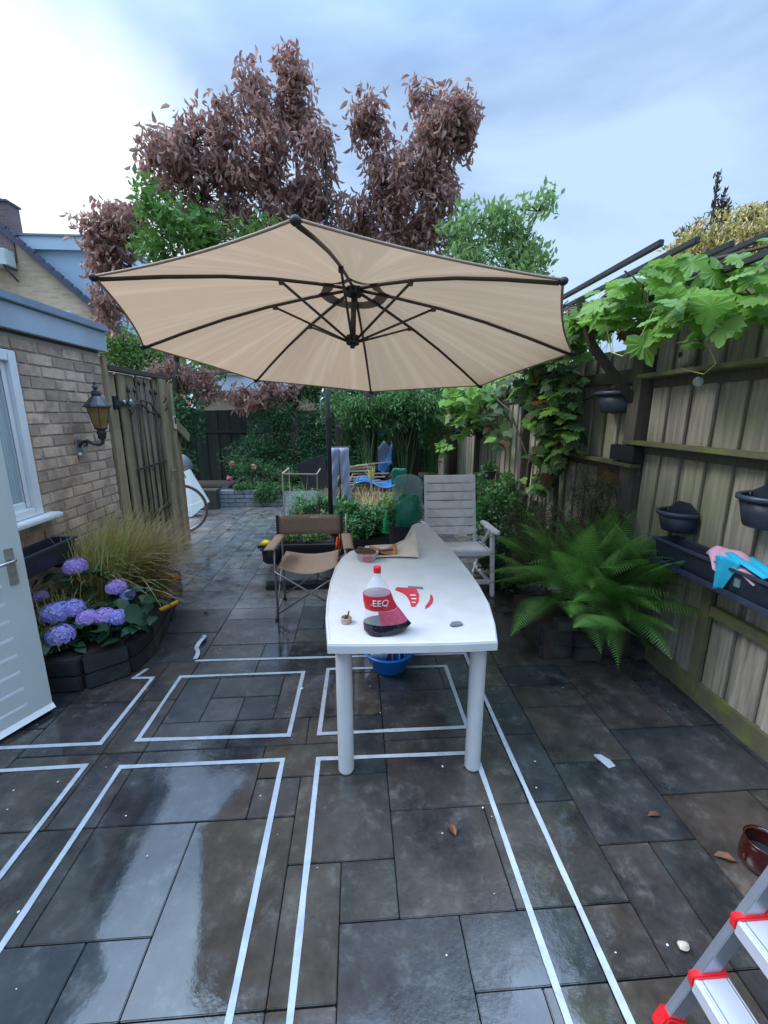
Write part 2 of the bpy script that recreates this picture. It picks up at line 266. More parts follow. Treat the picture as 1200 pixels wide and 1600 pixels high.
def far_brick(name, c1, c2, mort):
    m, n, l, b = nm(name); g = n.new('ShaderNodeNewGeometry'); s = n.new('ShaderNodeSeparateXYZ'); c = n.new('ShaderNodeCombineXYZ')
    l.new(g.outputs['Position'], s.inputs[0]); l.new(s.outputs[0], c.inputs[0]); l.new(s.outputs[2], c.inputs[1])
    t = n.new('ShaderNodeTexBrick'); t.inputs['Scale'].default_value = 1; t.inputs['Brick Width'].default_value = .23; t.inputs['Row Height'].default_value = .075; t.inputs['Mortar Size'].default_value = .008
    t.inputs['Color1'].default_value = (*c1, 1); t.inputs['Color2'].default_value = (*c2, 1); t.inputs['Mortar'].default_value = (*mort, 1)
    l.new(c.outputs[0], t.inputs[0]); b.inputs['Roughness'].default_value = .85
    z = n.new('ShaderNodeTexNoise'); z.inputs['Scale'].default_value = 1.7; z.inputs['Detail'].default_value = 7; l.new(g.outputs['Position'], z.inputs[0])
    q = n.new('ShaderNodeMapRange'); q.inputs['To Min'].default_value = .75; q.inputs['To Max'].default_value = 1.25; l.new(z.outputs[0], q.inputs[0])
    h = n.new('ShaderNodeHueSaturation'); l.new(q.outputs[0], h.inputs['Value']); l.new(t.outputs[0], h.inputs['Color']); l.new(h.outputs[0], b.inputs['Base Color'])
    bu = n.new('ShaderNodeBump'); bu.inputs['Distance'].default_value = .01; bu.inputs['Strength'].default_value = .6; l.new(t.outputs['Fac'], bu.inputs['Height']); bu.invert = True; l.new(bu.outputs[0], b.inputs['Normal'])
    return m
M['gable_brick'] = far_brick('yellow_gable_brick', (.66, .47, .31), (.50, .35, .23), (.54, .43, .34))
M['chimney_brick'] = far_brick('chimney_brick', (.19, .12, .12), (.14, .09, .09), (.2, .17, .17))
M['far_brick'] = far_brick('far_tan_brick', (.36, .25, .16), (.28, .19, .12), (.34, .29, .22))

def canopy_mat():
    m, n, l, b = nm('wet_tan_canopy')
    uv = n.new('ShaderNodeUVMap'); mp = n.new('ShaderNodeMapping'); mp.inputs['Scale'].default_value = (70, .55, 1); l.new(uv.outputs[0], mp.inputs[0])
    t = n.new('ShaderNodeTexNoise'); t.inputs['Scale'].default_value = 1.2; t.inputs['Detail'].default_value = 5; t.inputs['Roughness'].default_value = .6; l.new(mp.outputs[0], t.inputs[0])
    r = n.new('ShaderNodeMapRange'); r.inputs['From Min'].default_value = .48; r.inputs['From Max'].default_value = .64; l.new(t.outputs[0], r.inputs[0])
    x = n.new('ShaderNodeMixRGB'); x.inputs[1].default_value = (.355, .235, .145, 1); x.inputs[2].default_value = (.405, .28, .178, 1); l.new(r.outputs[0], x.inputs[0])
    w = n.new('ShaderNodeTexNoise'); w.inputs['Scale'].default_value = 260; g = n.new('ShaderNodeNewGeometry'); l.new(g.outputs['Position'], w.inputs[0])
    bu = n.new('ShaderNodeBump'); bu.inputs['Distance'].default_value = .002; bu.inputs['Strength'].default_value = .4; l.new(w.outputs[0], bu.inputs['Height']); l.new(bu.outputs[0], b.inputs['Normal'])
    l.new(x.outputs[0], b.inputs['Base Color']); b.inputs['Roughness'].default_value = .9; b.inputs['Specular IOR Level'].default_value = .1
    tr = n.new('ShaderNodeBsdfTranslucent'); l.new(x.outputs[0], tr.inputs[0]); s = n.new('ShaderNodeMixShader'); s.inputs[0].default_value = .62
    l.new(b.outputs[0], s.inputs[1]); l.new(tr.outputs[0], s.inputs[2]); l.new(s.outputs[0], n['Material Output'].inputs[0]); return m
M['canopy'] = canopy_mat()
def check_mat():
    m, n, l, b = nm('blue_grey_checks'); g = n.new('ShaderNodeNewGeometry'); mp = n.new('ShaderNodeMapping'); mp.inputs['Scale'].default_value = (95, 0, 70)
    l.new(g.outputs['Position'], mp.inputs[0]); t = n.new('ShaderNodeTexChecker'); t.inputs['Scale'].default_value = 1; t.inputs['Color1'].default_value = (.40, .45, .56, 1); t.inputs['Color2'].default_value = (.22, .27, .38, 1)
    l.new(mp.outputs[0], t.inputs[0]); l.new(t.outputs[0], b.inputs['Base Color']); b.inputs['Roughness'].default_value = .9; return m
M['check'] = check_mat()

# ------------------------------------------------------------------ helpers
LOC = {}
class MB:
    def __init__(s): s.v = []; s.f = []
    def add(s, vs, fs):
        o = len(s.v); s.v += [tuple(p) for p in vs]; s.f += [tuple(i+o for i in f) for f in fs]; return s
    def box(s, c, d, rz=0, R=None):
        x, y, z = (k/2 for k in d)
        vs = [Vector((a, b, e)) for a in (-x, x) for b in (-y, y) for e in (-z, z)]
        if R is None: R = Matrix.Rotation(rz, 3, 'Z')
        return s.add([R @ p + Vector(c) for p in vs], [(0, 1, 3, 2), (4, 6, 7, 5), (0, 4, 5, 1), (2, 3, 7, 6), (0, 2, 6, 4), (1, 5, 7, 3)])
    def bar(s, a, b, w, h, up=(0, 0, 1)):
        a, b = Vector(a), Vector(b); d = (b-a).normalized(); u = Vector(up); r = d.cross(u)
        if r.length < 1e-4: r = d.cross(Vector((0, 1, 0)))
        r.normalize(); u = r.cross(d)
        vs = [p + r*i*w/2 + u*j*h/2 for p in (a, b) for i, j in ((-1, -1), (1, -1), (1, 1), (-1, 1))]
        return s.add(vs, [(0, 3, 2, 1), (4, 5, 6, 7), (0, 1, 5, 4), (1, 2, 6, 5), (2, 3, 7, 6), (3, 0, 4, 7)])
    def tube(s, pts, r, seg=8, cap=True):
        pts = [Vector(p) for p in pts]; n = len(pts); rs = r if isinstance(r, (list, tuple)) else [r]*n
        vs = []; prev = None
        for i, p in enumerate(pts):
            d = (pts[min(i+1, n-1)] - pts[max(i-1, 0)]).normalized()
            if prev is None:
                a = d.cross(Vector((0, 0, 1)));
                if a.length < .05: a = d.cross(Vector((1, 0, 0)))
                a.normalize()
            else:
                a = prev - d*prev.dot(d); a.normalize()
            prev = a; b = d.cross(a)
            vs += [p + (a*math.cos(2*PI*k/seg) + b*math.sin(2*PI*k/seg))*rs[i] for k in range(seg)]
        fs = [(i*seg+k, i*seg+(k+1) % seg, (i+1)*seg+(k+1) % seg, (i+1)*seg+k) for i in range(n-1) for k in range(seg)]
        if cap: fs += [tuple(range(seg-1, -1, -1)), tuple(range((n-1)*seg, n*seg))]
        return s.add(vs, fs)
    def lathe(s, c, prof, seg=24, a0=0, a1=2*PI, sx=1, sy=1):
        full = abs(a1-a0-2*PI) < 1e-6; m = seg if full else seg+1; vs = []
        for r, z in prof: vs += [(c[0]+sx*r*math.cos(a0+(a1-a0)*k/seg), c[1]+sy*r*math.sin(a0+(a1-a0)*k/seg), c[2]+z) for k in range(m)]
        fs = [(i*m+k, i*m+(k+1) % m, (i+1)*m+(k+1) % m, (i+1)*m+k) for i in range(len(prof)-1) for k in range(seg)]
        return s.add(vs, fs)
    def prism(s, poly, z0, z1):
        n = len(poly); vs = [(x, y, z0) for x, y in poly] + [(x, y, z1) for x, y in poly]
        return s.add(vs, [tuple(range(n-1, -1, -1)), tuple(range(n, 2*n))] + [(i, (i+1) % n, n+(i+1) % n, n+i) for i in range(n)])
    def sheet(s, f, nu, nv, th=0):
        o = len(s.v); P = [[Vector(f(i/nu, j/nv)) for j in range(nv+1)] for i in range(nu+1)]
        vs = [p for r in P for p in r]; fs = [(i*(nv+1)+j, (i+1)*(nv+1)+j, (i+1)*(nv+1)+j+1, i*(nv+1)+j+1) for i in range(nu) for j in range(nv)]
        if th:
            k = len(vs); q = []
            for i in range(nu+1):
                for j in range(nv+1):
                    du = P[min(i+1, nu)][j]-P[max(i-1, 0)][j]; dv = P[i][min(j+1, nv)]-P[i][max(j-1, 0)]; nn = du.cross(dv); nn.normalize(); q.append(P[i][j]-nn*th)
            fs += [tuple(a+k for a in reversed(f_)) for f_ in fs]; vs += q
            bd = [(i, 0) for i in range(nu+1)] + [(nu, j) for j in range(1, nv+1)] + [(i, nv) for i in range(nu-1, -1, -1)] + [(0, j) for j in range(nv-1, 0, -1)]
            for a, b in zip(bd, bd[1:]+bd[:1]):
                ia, ib = a[0]*(nv+1)+a[1], b[0]*(nv+1)+b[1]; fs.append((ia, ia+k, ib+k, ib))
        return s.add(vs, fs)
    def blob(s, c, r, n=1, jit=.12, seg=10, rings=6):
        c = Vector(c); vs = []
        for i in range(rings+1):
            th = PI*i/rings
            for k in range(seg):
                j = 1+random.uniform(-jit, jit) if 0 < i < rings else 1
                vs.append((c.x+r[0]*math.sin(th)*math.cos(2*PI*k/seg)*j, c.y+r[1]*math.sin(th)*math.sin(2*PI*k/seg)*j, c.z+r[2]*math.cos(th)*j))
        return s.add(vs, [(i*seg+k, (i+1)*seg+k, (i+1)*seg+(k+1) % seg, i*seg+(k+1) % seg) for i in range(rings) for k in range(seg)])
    def mesh(s, name, m, smooth=False, off=Vector((0, 0, 0)), bevel=0):
        me = bpy.data.meshes.new(name); me.from_pydata([tuple(Vector(p)-off) for p in s.v], [], s.f)
        if bevel:
            bm = bmesh.new(); bm.from_mesh(me); bmesh.ops.remove_doubles(bm, verts=bm.verts, dist=1e-5)
            bmesh.ops.bevel(bm, geom=[e for e in bm.edges if len(e.link_faces) == 2 and e.calc_face_angle(0) > .6], offset=bevel, segments=2, affect='EDGES', clamp_overlap=True)
            bmesh.ops.recalc_face_normals(bm, faces=bm.faces); bm.to_mesh(me); bm.free()
        me.materials.append(m)
        if smooth: me.shade_smooth()
        return me
    def build(s, name, m, parent=None, smooth=False, bevel=0, kind=None, label=None):
        off = LOC[parent.name] if parent else Vector((0, 0, 0))
        me = s.mesh(name, m, smooth, off, bevel); o = bpy.data.objects.new(name, me); C.objects.link(o)
        if parent: o.parent = parent
        LOC[o.name] = off
        if kind: o['kind'] = kind
        if label: o['label'] = label
        return o
def thing(name, label, cat, loc=(0, 0, 0), group=None):
    o = bpy.data.objects.new(name, None); C.objects.link(o); o.location = loc; o.empty_display_size = .1
    o['label'] = label; o['category'] = cat
    if group: o['group'] = group
    LOC[o.name] = Vector(loc); return o
def tag(o, label, cat, group=None):
    o['label'] = label; o['category'] = cat
    if group: o['group'] = group
    return o
def inst(name, me, parent, loc, rot=(0, 0, 0), sc=1, R=None):
    o = bpy.data.objects.new(name, me); C.objects.link(o); off = Vector((0, 0, 0))
    if parent: o.parent = parent; off = LOC[parent.name]
    o.location = Vector(loc)-off
    o.rotation_euler = R.to_euler() if R is not None else rot
    o.scale = (sc, sc, sc) if not isinstance(sc, (tuple, list)) else sc
    LOC[o.name] = Vector(loc); return o
def npmesh(name, V, F, m, parent=None, kind=None, smooth=False):
    """fast mesh from numpy triangles/quads"""
    off = np.array(LOC[parent.name]) if parent else np.zeros(3)
    me = bpy.data.meshes.new(name); V = np.asarray(V, dtype=np.float32)-off.astype(np.float32); F = np.asarray(F, dtype=np.int32)
    me.vertices.add(len(V)); me.vertices.foreach_set('co', V.ravel()); k = F.shape[1]
    me.loops.add(F.size); me.loops.foreach_set('vertex_index', F.ravel()); me.polygons.add(len(F))
    me.polygons.foreach_set('loop_start', np.arange(0, F.size, k, dtype=np.int32))
    try: me.polygons.foreach_set('loop_total', np.full(len(F), k, dtype=np.int32))
    except Exception: pass
    me.update(calc_edges=True); me.validate()
    for mm in (m if isinstance(m, list) else [m]): me.materials.append(mm)
    if smooth: me.shade_smooth()
    o = bpy.data.objects.new(name, me); C.objects.link(o)
    if parent: o.parent = parent
    LOC[o.name] = Vector(off)
    if kind: o['kind'] = kind
    return o
# leaf templates: lie along +Y, upper side +Z
LANCE = (np.array([(0, 0, 0), (-.17, .42, .05), (.17, .42, .05), (0, .45, -.02), (0, 1, -.12)]), np.array([(0, 3, 1), (0, 2, 3), (1, 3, 4), (3, 2, 4)]))
OVAL = (np.array([(0, 0, 0), (-.30, .35, .06), (.30, .35, .06), (0, .4, 0), (-.24, .7, .03), (.24, .7, .03), (0, 1, -.1)]), np.array([(0, 3, 1), (0, 2, 3), (1, 3, 4), (3, 2, 5), (3, 5, 6), (3, 6, 4)]))
NEEDLE = (np.array([(-.05, 0, 0), (.05, 0, 0), (0, 1, -.1)]), np.array([(0, 1, 2)]))
CURL = (np.array([(0, 0, 0), (-.16, .35, .10), (.16, .35, .10), (0, .4, -.02), (-.10, .75, .02), (.12, .75, .05), (0, 1.0, -.22)]), np.array([(0, 3, 1), (0, 2, 3), (1, 3, 4), (3, 2, 5), (3, 5, 6), (3, 6, 4)]))
def frames(D, roll=None):
    """rotation matrices whose Y axis is D"""
    D = D/np.linalg.norm(D, axis=1, keepdims=True); n = len(D)
    a = RS.normal(size=(n, 3)) if roll is None else np.tile(np.array(roll, float), (n, 1)) + RS.normal(size=(n, 3))*.25
    X = np.cross(D, a); X /= np.linalg.norm(X, axis=1, keepdims=True)+1e-9; Z = np.cross(X, D)
    return np.stack([X, D, Z], axis=2)
def scatter(tpl, P, D, size, roll=None, wid=1.):
    T, F = tpl; n = len(P); R = frames(D, roll); T = T*np.array([wid, 1, 1])
    V = np.einsum('nij,kj->nki', R, T)*np.asarray(size).reshape(-1, 1, 1) + P[:, None, :]
    FF = (F[None] + (np.arange(n)*len(T))[:, None, None]).reshape(-1, F.shape[1])
    return V.reshape(-1, 3), FF
def crown(blobs, nsub=12, per=24, spread=.16):
    """leaf positions in clumps through ellipsoids; returns points, clump centres"""
    P = []; Cc = []
    for (c, r, k) in blobs:
        n = max(3, int(nsub*k)); d = RS.normal(size=(n, 3)); d /= np.linalg.norm(d, axis=1, keepdims=True); q = np.array(c)+d*np.array(r)*(RS.uniform(.15, 1, (n, 1))**.45)
        Cc.append(q); pp = np.repeat(q, per, axis=0)+np.clip(RS.normal(size=(n*per, 3)), -1.35, 1.35)*np.array([spread*.9, spread*.9, spread*1.1]); P.append(pp)
    return np.concatenate(P), np.concatenate(Cc)
def twigs(mb, Cc, nodes, r=.008, frac=1.):
    nodes = [Vector(n) for n in nodes]
    for c in Cc:
        if RS.rand() > frac: continue
        c = Vector(c); n = min(nodes, key=lambda q: (q-c).length); mid = (n+c)/2+Vector((RS.normal()*.08, RS.normal()*.08, RS.uniform(0, .15)))
        mb.tube([n, mid, c], [r*2, r*1.4, r*.5], 4, False)
def leafparts(name, tplmesh, P, D, size, parent, roll=None):
    R = frames(D, roll)
    for i in range(len(P)): inst(name, tplmesh, parent, P[i], R=Matrix(R[i].tolist()), sc=float(size[i]))
def tpl_mesh(name, tpl, m):
    me = bpy.data.meshes.new(name); me.from_pydata([tuple(map(float, v)) for v in tpl[0]], [], [tuple(map(int, f)) for f in tpl[1]]); me.materials.append(m); me.update(); return me
# ------------------------------------------------------------------ ground and paving
g = MB().add([(-60, -20, -.05), (60, -20, -.05), (60, 90, -.05), (-60, 90, -.05)], [(0, 1, 2, 3)]).build('ground', M['grassy'], kind='structure')
PX, PY, OX, OY = .2035, .2035, -.08, 1.1
patio = MB().box((-.3, 4.0, -.035), (7.2, 9.2, .02)).build('patio', M['joint'], kind='structure')
fixed = [(1,0,2,2),(0,0,1,1),(-1,1,2,2),(-1,-1,1,2),(0,-2,2,2),(2,-1,2,1),(3,0,2,2),(4,-1,1,1),(5,1,2,2),(5,-1,1,2),(6,-1,1,2),(7,2,3,2),(-5,2,3,2),(-5,0,2,2),
         (-3,-1,2,3),(-4,-1,1,1),(-2,2,1,1),(-4,5,1,1),(-3,5,1,1),(-5,4,2,1),(-3,4,2,1),(-2,5,2,2),(-4,6,2,1),(1,2,3,2),(4,2,1,2),(5,3,2,2),(-3,-3,2,2),(-5,-3,2,2)]
occ = {}
tiles = []
def put(i, j, w, h):
    for a in range(w):
        for b in range(h): occ[(i+a, j+b)] = 1
    tiles.append((i, j, w, h))
for f in fixed:
    if all((f[0]+a, f[1]+b) not in occ for a in range(f[2]) for b in range(f[3])): put(*f)
rt_ = random.Random(5)
for j in range(-5, 38):
    for i in range(-15, 11):
        if (i, j) in occ: continue
        if i < -11 and j < 20: continue
        if j > 32 and i > -12: continue
        opts = [(2, 2), (3, 2), (2, 1), (2, 3), (1, 2), (2, 2), (3, 2)]; rt_.shuffle(opts); opts += [(2, 1), (1, 1)]
        for w, h in opts:
            if i+w <= 11 and all((i+a, j+b) not in occ for a in range(w) for b in range(h)): put(i, j, w, h); break
tm = {}
for k, (i, j, w, h) in enumerate(tiles):
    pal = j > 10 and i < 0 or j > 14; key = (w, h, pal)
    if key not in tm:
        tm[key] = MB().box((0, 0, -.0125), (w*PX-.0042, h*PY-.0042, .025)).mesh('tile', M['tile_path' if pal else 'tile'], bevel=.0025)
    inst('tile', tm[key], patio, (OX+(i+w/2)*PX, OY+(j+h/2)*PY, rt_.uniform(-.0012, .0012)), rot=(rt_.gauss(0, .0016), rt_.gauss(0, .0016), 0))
print('tiles', len(tiles))
# masking-tape outlines stuck on the slabs
def tape(lines, label, name='tape_outline'):
    t = MB(); w = .0112
    for ln in lines:
        for n_, (a, b) in enumerate(zip(ln, ln[1:])):
            a, b = Vector((*a, 0)), Vector((*b, 0)); d = (b-a).normalized(); s = Vector((-d.y, d.x, 0)); L_ = (b-a).length; k = max(1, int(L_/.12))
            a = a-d*w; L_ += 2*w; z = .0032+.0004*(n_ % 5); jt = [random.gauss(0, .0013) for _ in range(k+1)]
            vs = []
            for q in range(k+1):
                p = a+d*L_*q/k; vs += [p-s*(w+jt[q])+Vector((0, 0, z)), p+s*(w+jt[q]*.4)+Vector((0, 0, z))]
            vs2 = [v-Vector((0, 0, .0009)) for v in vs]; m_ = len(vs)
            fs = [(2*q, 2*q+2, 2*q+3, 2*q+1) for q in range(k)]+[(2*q, m_+2*q, m_+2*q+2, 2*q+2) for q in range(k)]+[(2*q+1, 2*q+3, m_+2*q+3, m_+2*q+1) for q in range(k)]+[(0, 1, m_+1, m_), (m_-2, 2*m_-2, 2*m_-1, m_-1)]
            t.add(vs+vs2, fs)
    o = t.build(name, M['tape']); tag(o, label, 'tape', 'white tape outlines on the wet paving'); return o
tape([[(-2.0, 1.985), (-1.345, 1.985), (-1.335, 2.55), (-1.455, 2.555), (-1.42, 2.645)]], 'white tape corner beside the open white door, loose end curled near the flower bed')
tape([[(-2.0, 1.83), (-1.335, 1.84), (-1.34, .45)]], 'leftmost white tape corner running along the lower left of the wet paving')
tape([[(-1.16, .45), (-1.16, 1.82), (-.385, 1.815), (-.38, .35)]], 'large white tape outline round the bright wet patch left of the table')
tape([[(-1.165, 1.995), (-1.16, 2.55), (-.37, 2.55), (-.38, 1.98), (-1.165, 1.995)]], 'closed white tape rectangle on the paving left of the table legs')
tape([[(-.21, .35), (-.21, 1.81), (.575, 1.80), (.57, .35)]], 'white tape outline running from under the table front legs toward the viewer')
tape([[(-.22, 1.98), (-.21, 2.575), (.58, 2.56), (.58, 1.98), (-.22, 1.98)]], 'closed white tape rectangle under the table round the blue basin')
tape([[(-1.12, 2.735), (.75, 2.705), (.745, .35)]], 'long white tape line crossing behind the table and down its right side')
t = MB().sheet(lambda a, b: (-1.205+.03*b+.05*a+.02*math.sin(a*9)*.8, 3.08-.34*a, .008+.02*abs(math.sin(a*6))), 14, 1, .001)
tag(t.build('loose_tape_end', M['tape']), 'crumpled loose end of white tape standing up on the paving behind the closed rectangle', 'tape')
# fallen leaves, paint spots
lm = tpl_mesh('dry_leaf', (CURL[0]*np.array([1.5, 1, 1])+np.array([0, -.5, .05]), CURL[1]), M['fallen_leaf'])
def leaf(x, y, s, rz, label):
    o = inst('fallen_leaf', lm, None, (x, y, .006), (.08, .05, rz), s); tag(o, label, 'leaf', 'fallen leaves on the paving')
leaf(.37, 1.40, .06, .3, 'orange-brown leaf on the dark slab in front of the table')
leaf(1.24, 1.41, .055, 1.5, 'dark brown leaf on the paving between the tape and the fence')
leaf(1.39, 1.22, .075, 1.1, 'tan leaf beside the dark red jar')
for x, y, s, rz, lb in [(-1.75, 4.9, .08, .4, 'pale curled leaf nearest the gate post on the path'), (-1.3, 5.0, .07, 2, 'small brown leaf in the middle of the wet path'),
                    (-2.0, 6.9, .09, 1, 'brown leaf near the bicycle wheel on the far path'), (-1.6, 7.1, .09, 3, 'brown leaf in front of the grey block wall'),
                    (-1.2, 6.3, .08, 5, 'brown leaf on the path near the raised herb bed'), (-1.3, 3.47, .06, 1.2, 'dark red leaf on the path near the flower bed corner')]: leaf(x, y, s, rz, lb)
pm = MB()
for k in range(70):
    x = random.uniform(-1.9, 1.95); y = random.choice([random.uniform(.8, 2.6), random.uniform(.8, 4)]); r = random.uniform(.0015, .0045)*(1+(random.random() < .07)*1.5)
    if .0 < x < .1 or x > 1.93: pass
    pm.add([(x+r*math.cos(a)*random.uniform(.7, 1.3), y+r*math.sin(a)*random.uniform(.7, 1.3), .0052) for a in [k_*PI/3 for k_ in range(6)]], [(0, 1, 2, 3, 4, 5)])
o = pm.build('paint_specks', M['white_print'], kind='stuff'); tag(o, 'tiny white specks scattered over the wet paving', 'paint specks')
sp_ = MB().add([(1.16, 1.74, .005), (1.19, 1.66, .005), (1.23, 1.67, .005), (1.225, 1.71, .005), (1.2, 1.745, .005), (1.17, 1.75, .005)], [(0, 1, 2, 3, 4, 5)])
tag(sp_.build('paint_splash', M['tape']), 'larger white paint splash on the paving right of the long tape line', 'paint splash')
tag(MB().blob((1.02, .96, .012), (.018, .014, .01)).build('cork_bit', M['board']), 'small cream lump on the paving beside the ladder', 'lump')

# ------------------------------------------------------------------ house extension on the left
house = thing('brick_extension', 'low tan brick extension with white window and grey-blue fascia at the left', 'building', (-2.3, 3, 0))
HX = -2.2
# mortar wall with a window opening: y .4..4.05, window y 1.6..3.07, z .99..2.06
wl = MB()
for (y0, y1, z0, z1) in ((.4, 4.04, 0, .96), (3.08, 4.04, .96, 2.17), (.4, 3.08, 2.07, 2.17), (.4, 1.5, .96, 2.07)): wl.box((HX-.052, (y0+y1)/2, (z0+z1)/2), (.10, y1-y0, z1-z0))
wl.box((-3.6, 4.0, 1.08), (2.7, .1, 2.17))
wl.build('wall', M['mortar'], house)
bm_full = MB().box((0, 0, 0), (.03, .238, .068)).mesh('brick', M['brick'], bevel=.004)
bm_half = MB().box((0, 0, 0), (.03, .113, .068)).mesh('brick', M['brick'], bevel=.004)
nb = 0; restb = MB()
for r in range(27):
    z = .04+r*.0795; y = 4.04-(.0 if r % 2 else -.0); first = True; yy = 4.042
    while yy > .5:
        half = first and r % 2; wd = .113 if half else .238; yc = yy-wd/2
        row = .93 < z < 2.09; cut = row and yc-wd/2 < 3.085 and yc > 1.5
        if cut and yc+wd/2 > 3.115:
            w2 = yc+wd/2-3.085; inst('brick', bm_half, house, (HX-.009, 3.085+w2/2, z), sc=(1, w2/.113, 1))
        elif z < 2.16 and not cut:
            if yc > 1.95 and z > .25 and nb < 300:
                inst('brick', bm_half if half else bm_full, house, (HX-.009+random.uniform(-.002, .002), yc, z), rot=(random.gauss(0, .012), random.gauss(0, .01), random.gauss(0, .012))); nb += 1
            else: restb.box((HX-.009, yc, z), (.03, wd, .068))
        yy -= wd+.0125; first = False
restb.build('brick_rest', M['brick'], house, kind='stuff')
for k in range(6): pass
MB().box((HX-.01, 2.2, 2.265), (.12, 3.8, .16)).build('fascia', M['fascia'], house, bevel=.004)
MB().box((HX-.0, 2.2, 2.375), (.15, 3.82, .055)).build('roof_trim', M['zinc'], house, bevel=.006)
MB().box((-3.65, 2.2, 2.36), (2.75, 3.7, .03)).build('roof', M['roof'], house)
MB().box((HX-.02, 2.1, 2.178), (.06, 3.85, .02)).build('soffit_board', M['dark_wood'], house)
win = MB()
WY0, WY1, WZ0, WZ1 = 1.55, 3.07, .985, 2.06
for y0, y1, z0, z1 in ((WY1-.07, WY1, WZ0, WZ1), (WY0, WY0+.07, WZ0, WZ1), (WY0+.07, WY1-.07, WZ1-.07, WZ1), (WY0+.07, WY1-.07, WZ0, WZ0+.06)): win.box((HX-.02, (y0+y1)/2, (z0+z1)/2), (.07, y1-y0, z1-z0))
wf = win.build('window', M['white_paint'], house, bevel=.006)
inn = MB()
for y0, y1, z0, z1 in ((WY1-.115, WY1-.072, WZ0+.062, WZ1-.072), (WY0+.072, WY0+.115, WZ0+.062, WZ1-.072), (WY0+.115, WY1-.115, WZ1-.115, WZ1-.072), (WY0+.115, WY1-.115, WZ0+.062, WZ0+.105)): inn.box((HX-.035, (y0+y1)/2, (z0+z1)/2), (.05, y1-y0, z1-z0))
inn.build('sash', M['white_paint'], wf, bevel=.005)
MB().box((HX-.045, (WY0+WY1)/2, (WZ0+WZ1)/2), (.008, WY1-WY0-.2, WZ1-WZ0-.2)).build('pane', M['pane'], wf)
bl = MB()
for k in range(22): bl.box((HX-.033, WY1-.13-k*.011, (WZ0+WZ1)/2), (.006, .008, WZ1-WZ0-.22), rz=.5 if k % 2 else -.5)
bl.build('blind', M['blind'], wf)
MB().box((HX+.03, (WY0+WY1)/2+.03, .965), (.12, WY1-WY0+.10, .035)).build('window_sill', M['white_paint'], house, bevel=.008)
MB().box((-2.19, 4.085, 1.1), (.03, .05, 2.1)).build('edge_post', M['gate_wood'], house, label='pale wooden trim post at the corner')
# window box under the window
wb = thing('wall_planter', 'empty dark grey plastic trough under the white window', 'planter', (-2.05, 3.0, .7))
def trough(par, x0, x1, y0, y1, z0, z1, t=.008, ax='x'):
    q = MB(); sl = .018
    q.box(((x0+x1)/2, (y0+y1)/2, z0+.004), (x1-x0-2*sl, y1-y0-2*sl, .008))
    for a, b in (((x0, y0), (x1, y0)), ((x1, y0), (x1, y1)), ((x1, y1), (x0, y1)), ((x0, y1), (x0, y0))):
        cx, cy = (x0+x1)/2, (y0+y1)/2; f = lambda p, s: (p[0]+(sl if p[0] < cx else -sl)*s, p[1]+(sl if p[1] < cy else -sl)*s)
        a0, b0 = f(a, 1), f(b, 1); i0, i1 = f(a, .45), f(b, .45); j0, j1 = f(a, 1.4), f(b, 1.4)
        q.add([(*a0, z0), (*b0, z0), (*b, z1), (*a, z1), (*j0, z0+.006), (*j1, z0+.006), (*i1, z1), (*i0, z1)], [(0, 1, 2, 3), (5, 4, 7, 6), (3, 2, 6, 7)])
    q.build('trough', M['pot'], par)
    r = MB(); e = .012
    r.box(((x0+x1)/2, y0-.002, z1), (x1-x0+2*e, .016, .014)).box(((x0+x1)/2, y1+.002, z1), (x1-x0+2*e, .016, .014)).box((x0-.002, (y0+y1)/2, z1+.001), (.016, y1-y0-.02, .014)).box((x1+.002, (y0+y1)/2, z1+.001), (.016, y1-y0-.02, .014))
    r.build('rim', M['pot_rim'], par)
trough(wb, -2.18, -2.03, 2.45, 3.10, .66, .80)
MB().bar((-2.19, 2.95, .66), (-2.04, 2.95, .64), .02, .03).bar((-2.19, 2.6, .66), (-2.04, 2.6, .64), .02, .03).build('bracket', M['black'], wb)
# lantern on the wall
la = thing('wall_lantern', 'antique wall lantern with amber glass on a black scroll bracket', 'lantern', (-2.19, 3.5, 1.4))
LX, LY = -2.02, 3.60
MB().lathe((LX, LY, 0), [(.045, 1.555), (.085, 1.71), (.083, 1.712), (.043, 1.557)], 6).build('glass', M['amber'], la)
MB().lathe((LX, LY, 0), [(.0, 1.905), (.012, 1.90), (.006, 1.885), (.018, 1.875), (.022, 1.86), (.01, 1.85), (.03, 1.835), (.034, 1.815), (.03, 1.80), (.10, 1.727), (.104, 1.715), (.085, 1.712)], 12).build('cap', M['lantern_metal'], la, smooth=False)
gb = MB()
for k in range(6):
    a = k*PI/3; gb.tube([(LX+.046*math.cos(a), LY+.046*math.sin(a), 1.555), (LX+.086*math.cos(a), LY+.086*math.sin(a), 1.712)], .0035, 5)
gb.build('glazing_bars', M['lantern_metal'], la)
MB().lathe((LX, LY, 0), [(0, 1.46), (.022, 1.465), (.03, 1.48), (.028, 1.50), (.034, 1.51), (.034, 1.525), (.026, 1.535), (.046, 1.548), (.048, 1.557), (0, 1.557)], 16).build('socket', M['black_metal'], la, smooth=True)
sc_ = [(-2.185, LY-.04, 1.41), (-2.16, LY-.035, 1.445), (-2.12, LY-.03, 1.455), (-2.08, LY-.02, 1.43), (-2.04, LY-.01, 1.425), (LX, LY, 1.44), (LX, LY, 1.47)]
MB().tube(sc_, [.014, .015, .014, .012, .013, .014, .012], 8).tube([(-2.12, LY-.03, 1.455), (-2.13, LY-.03, 1.42), (-2.15, LY-.035, 1.41), (-2.145, LY-.035, 1.43)], [.01, .009, .008, .005], 6).build('scroll_arm', M['black_metal'], la, smooth=True)
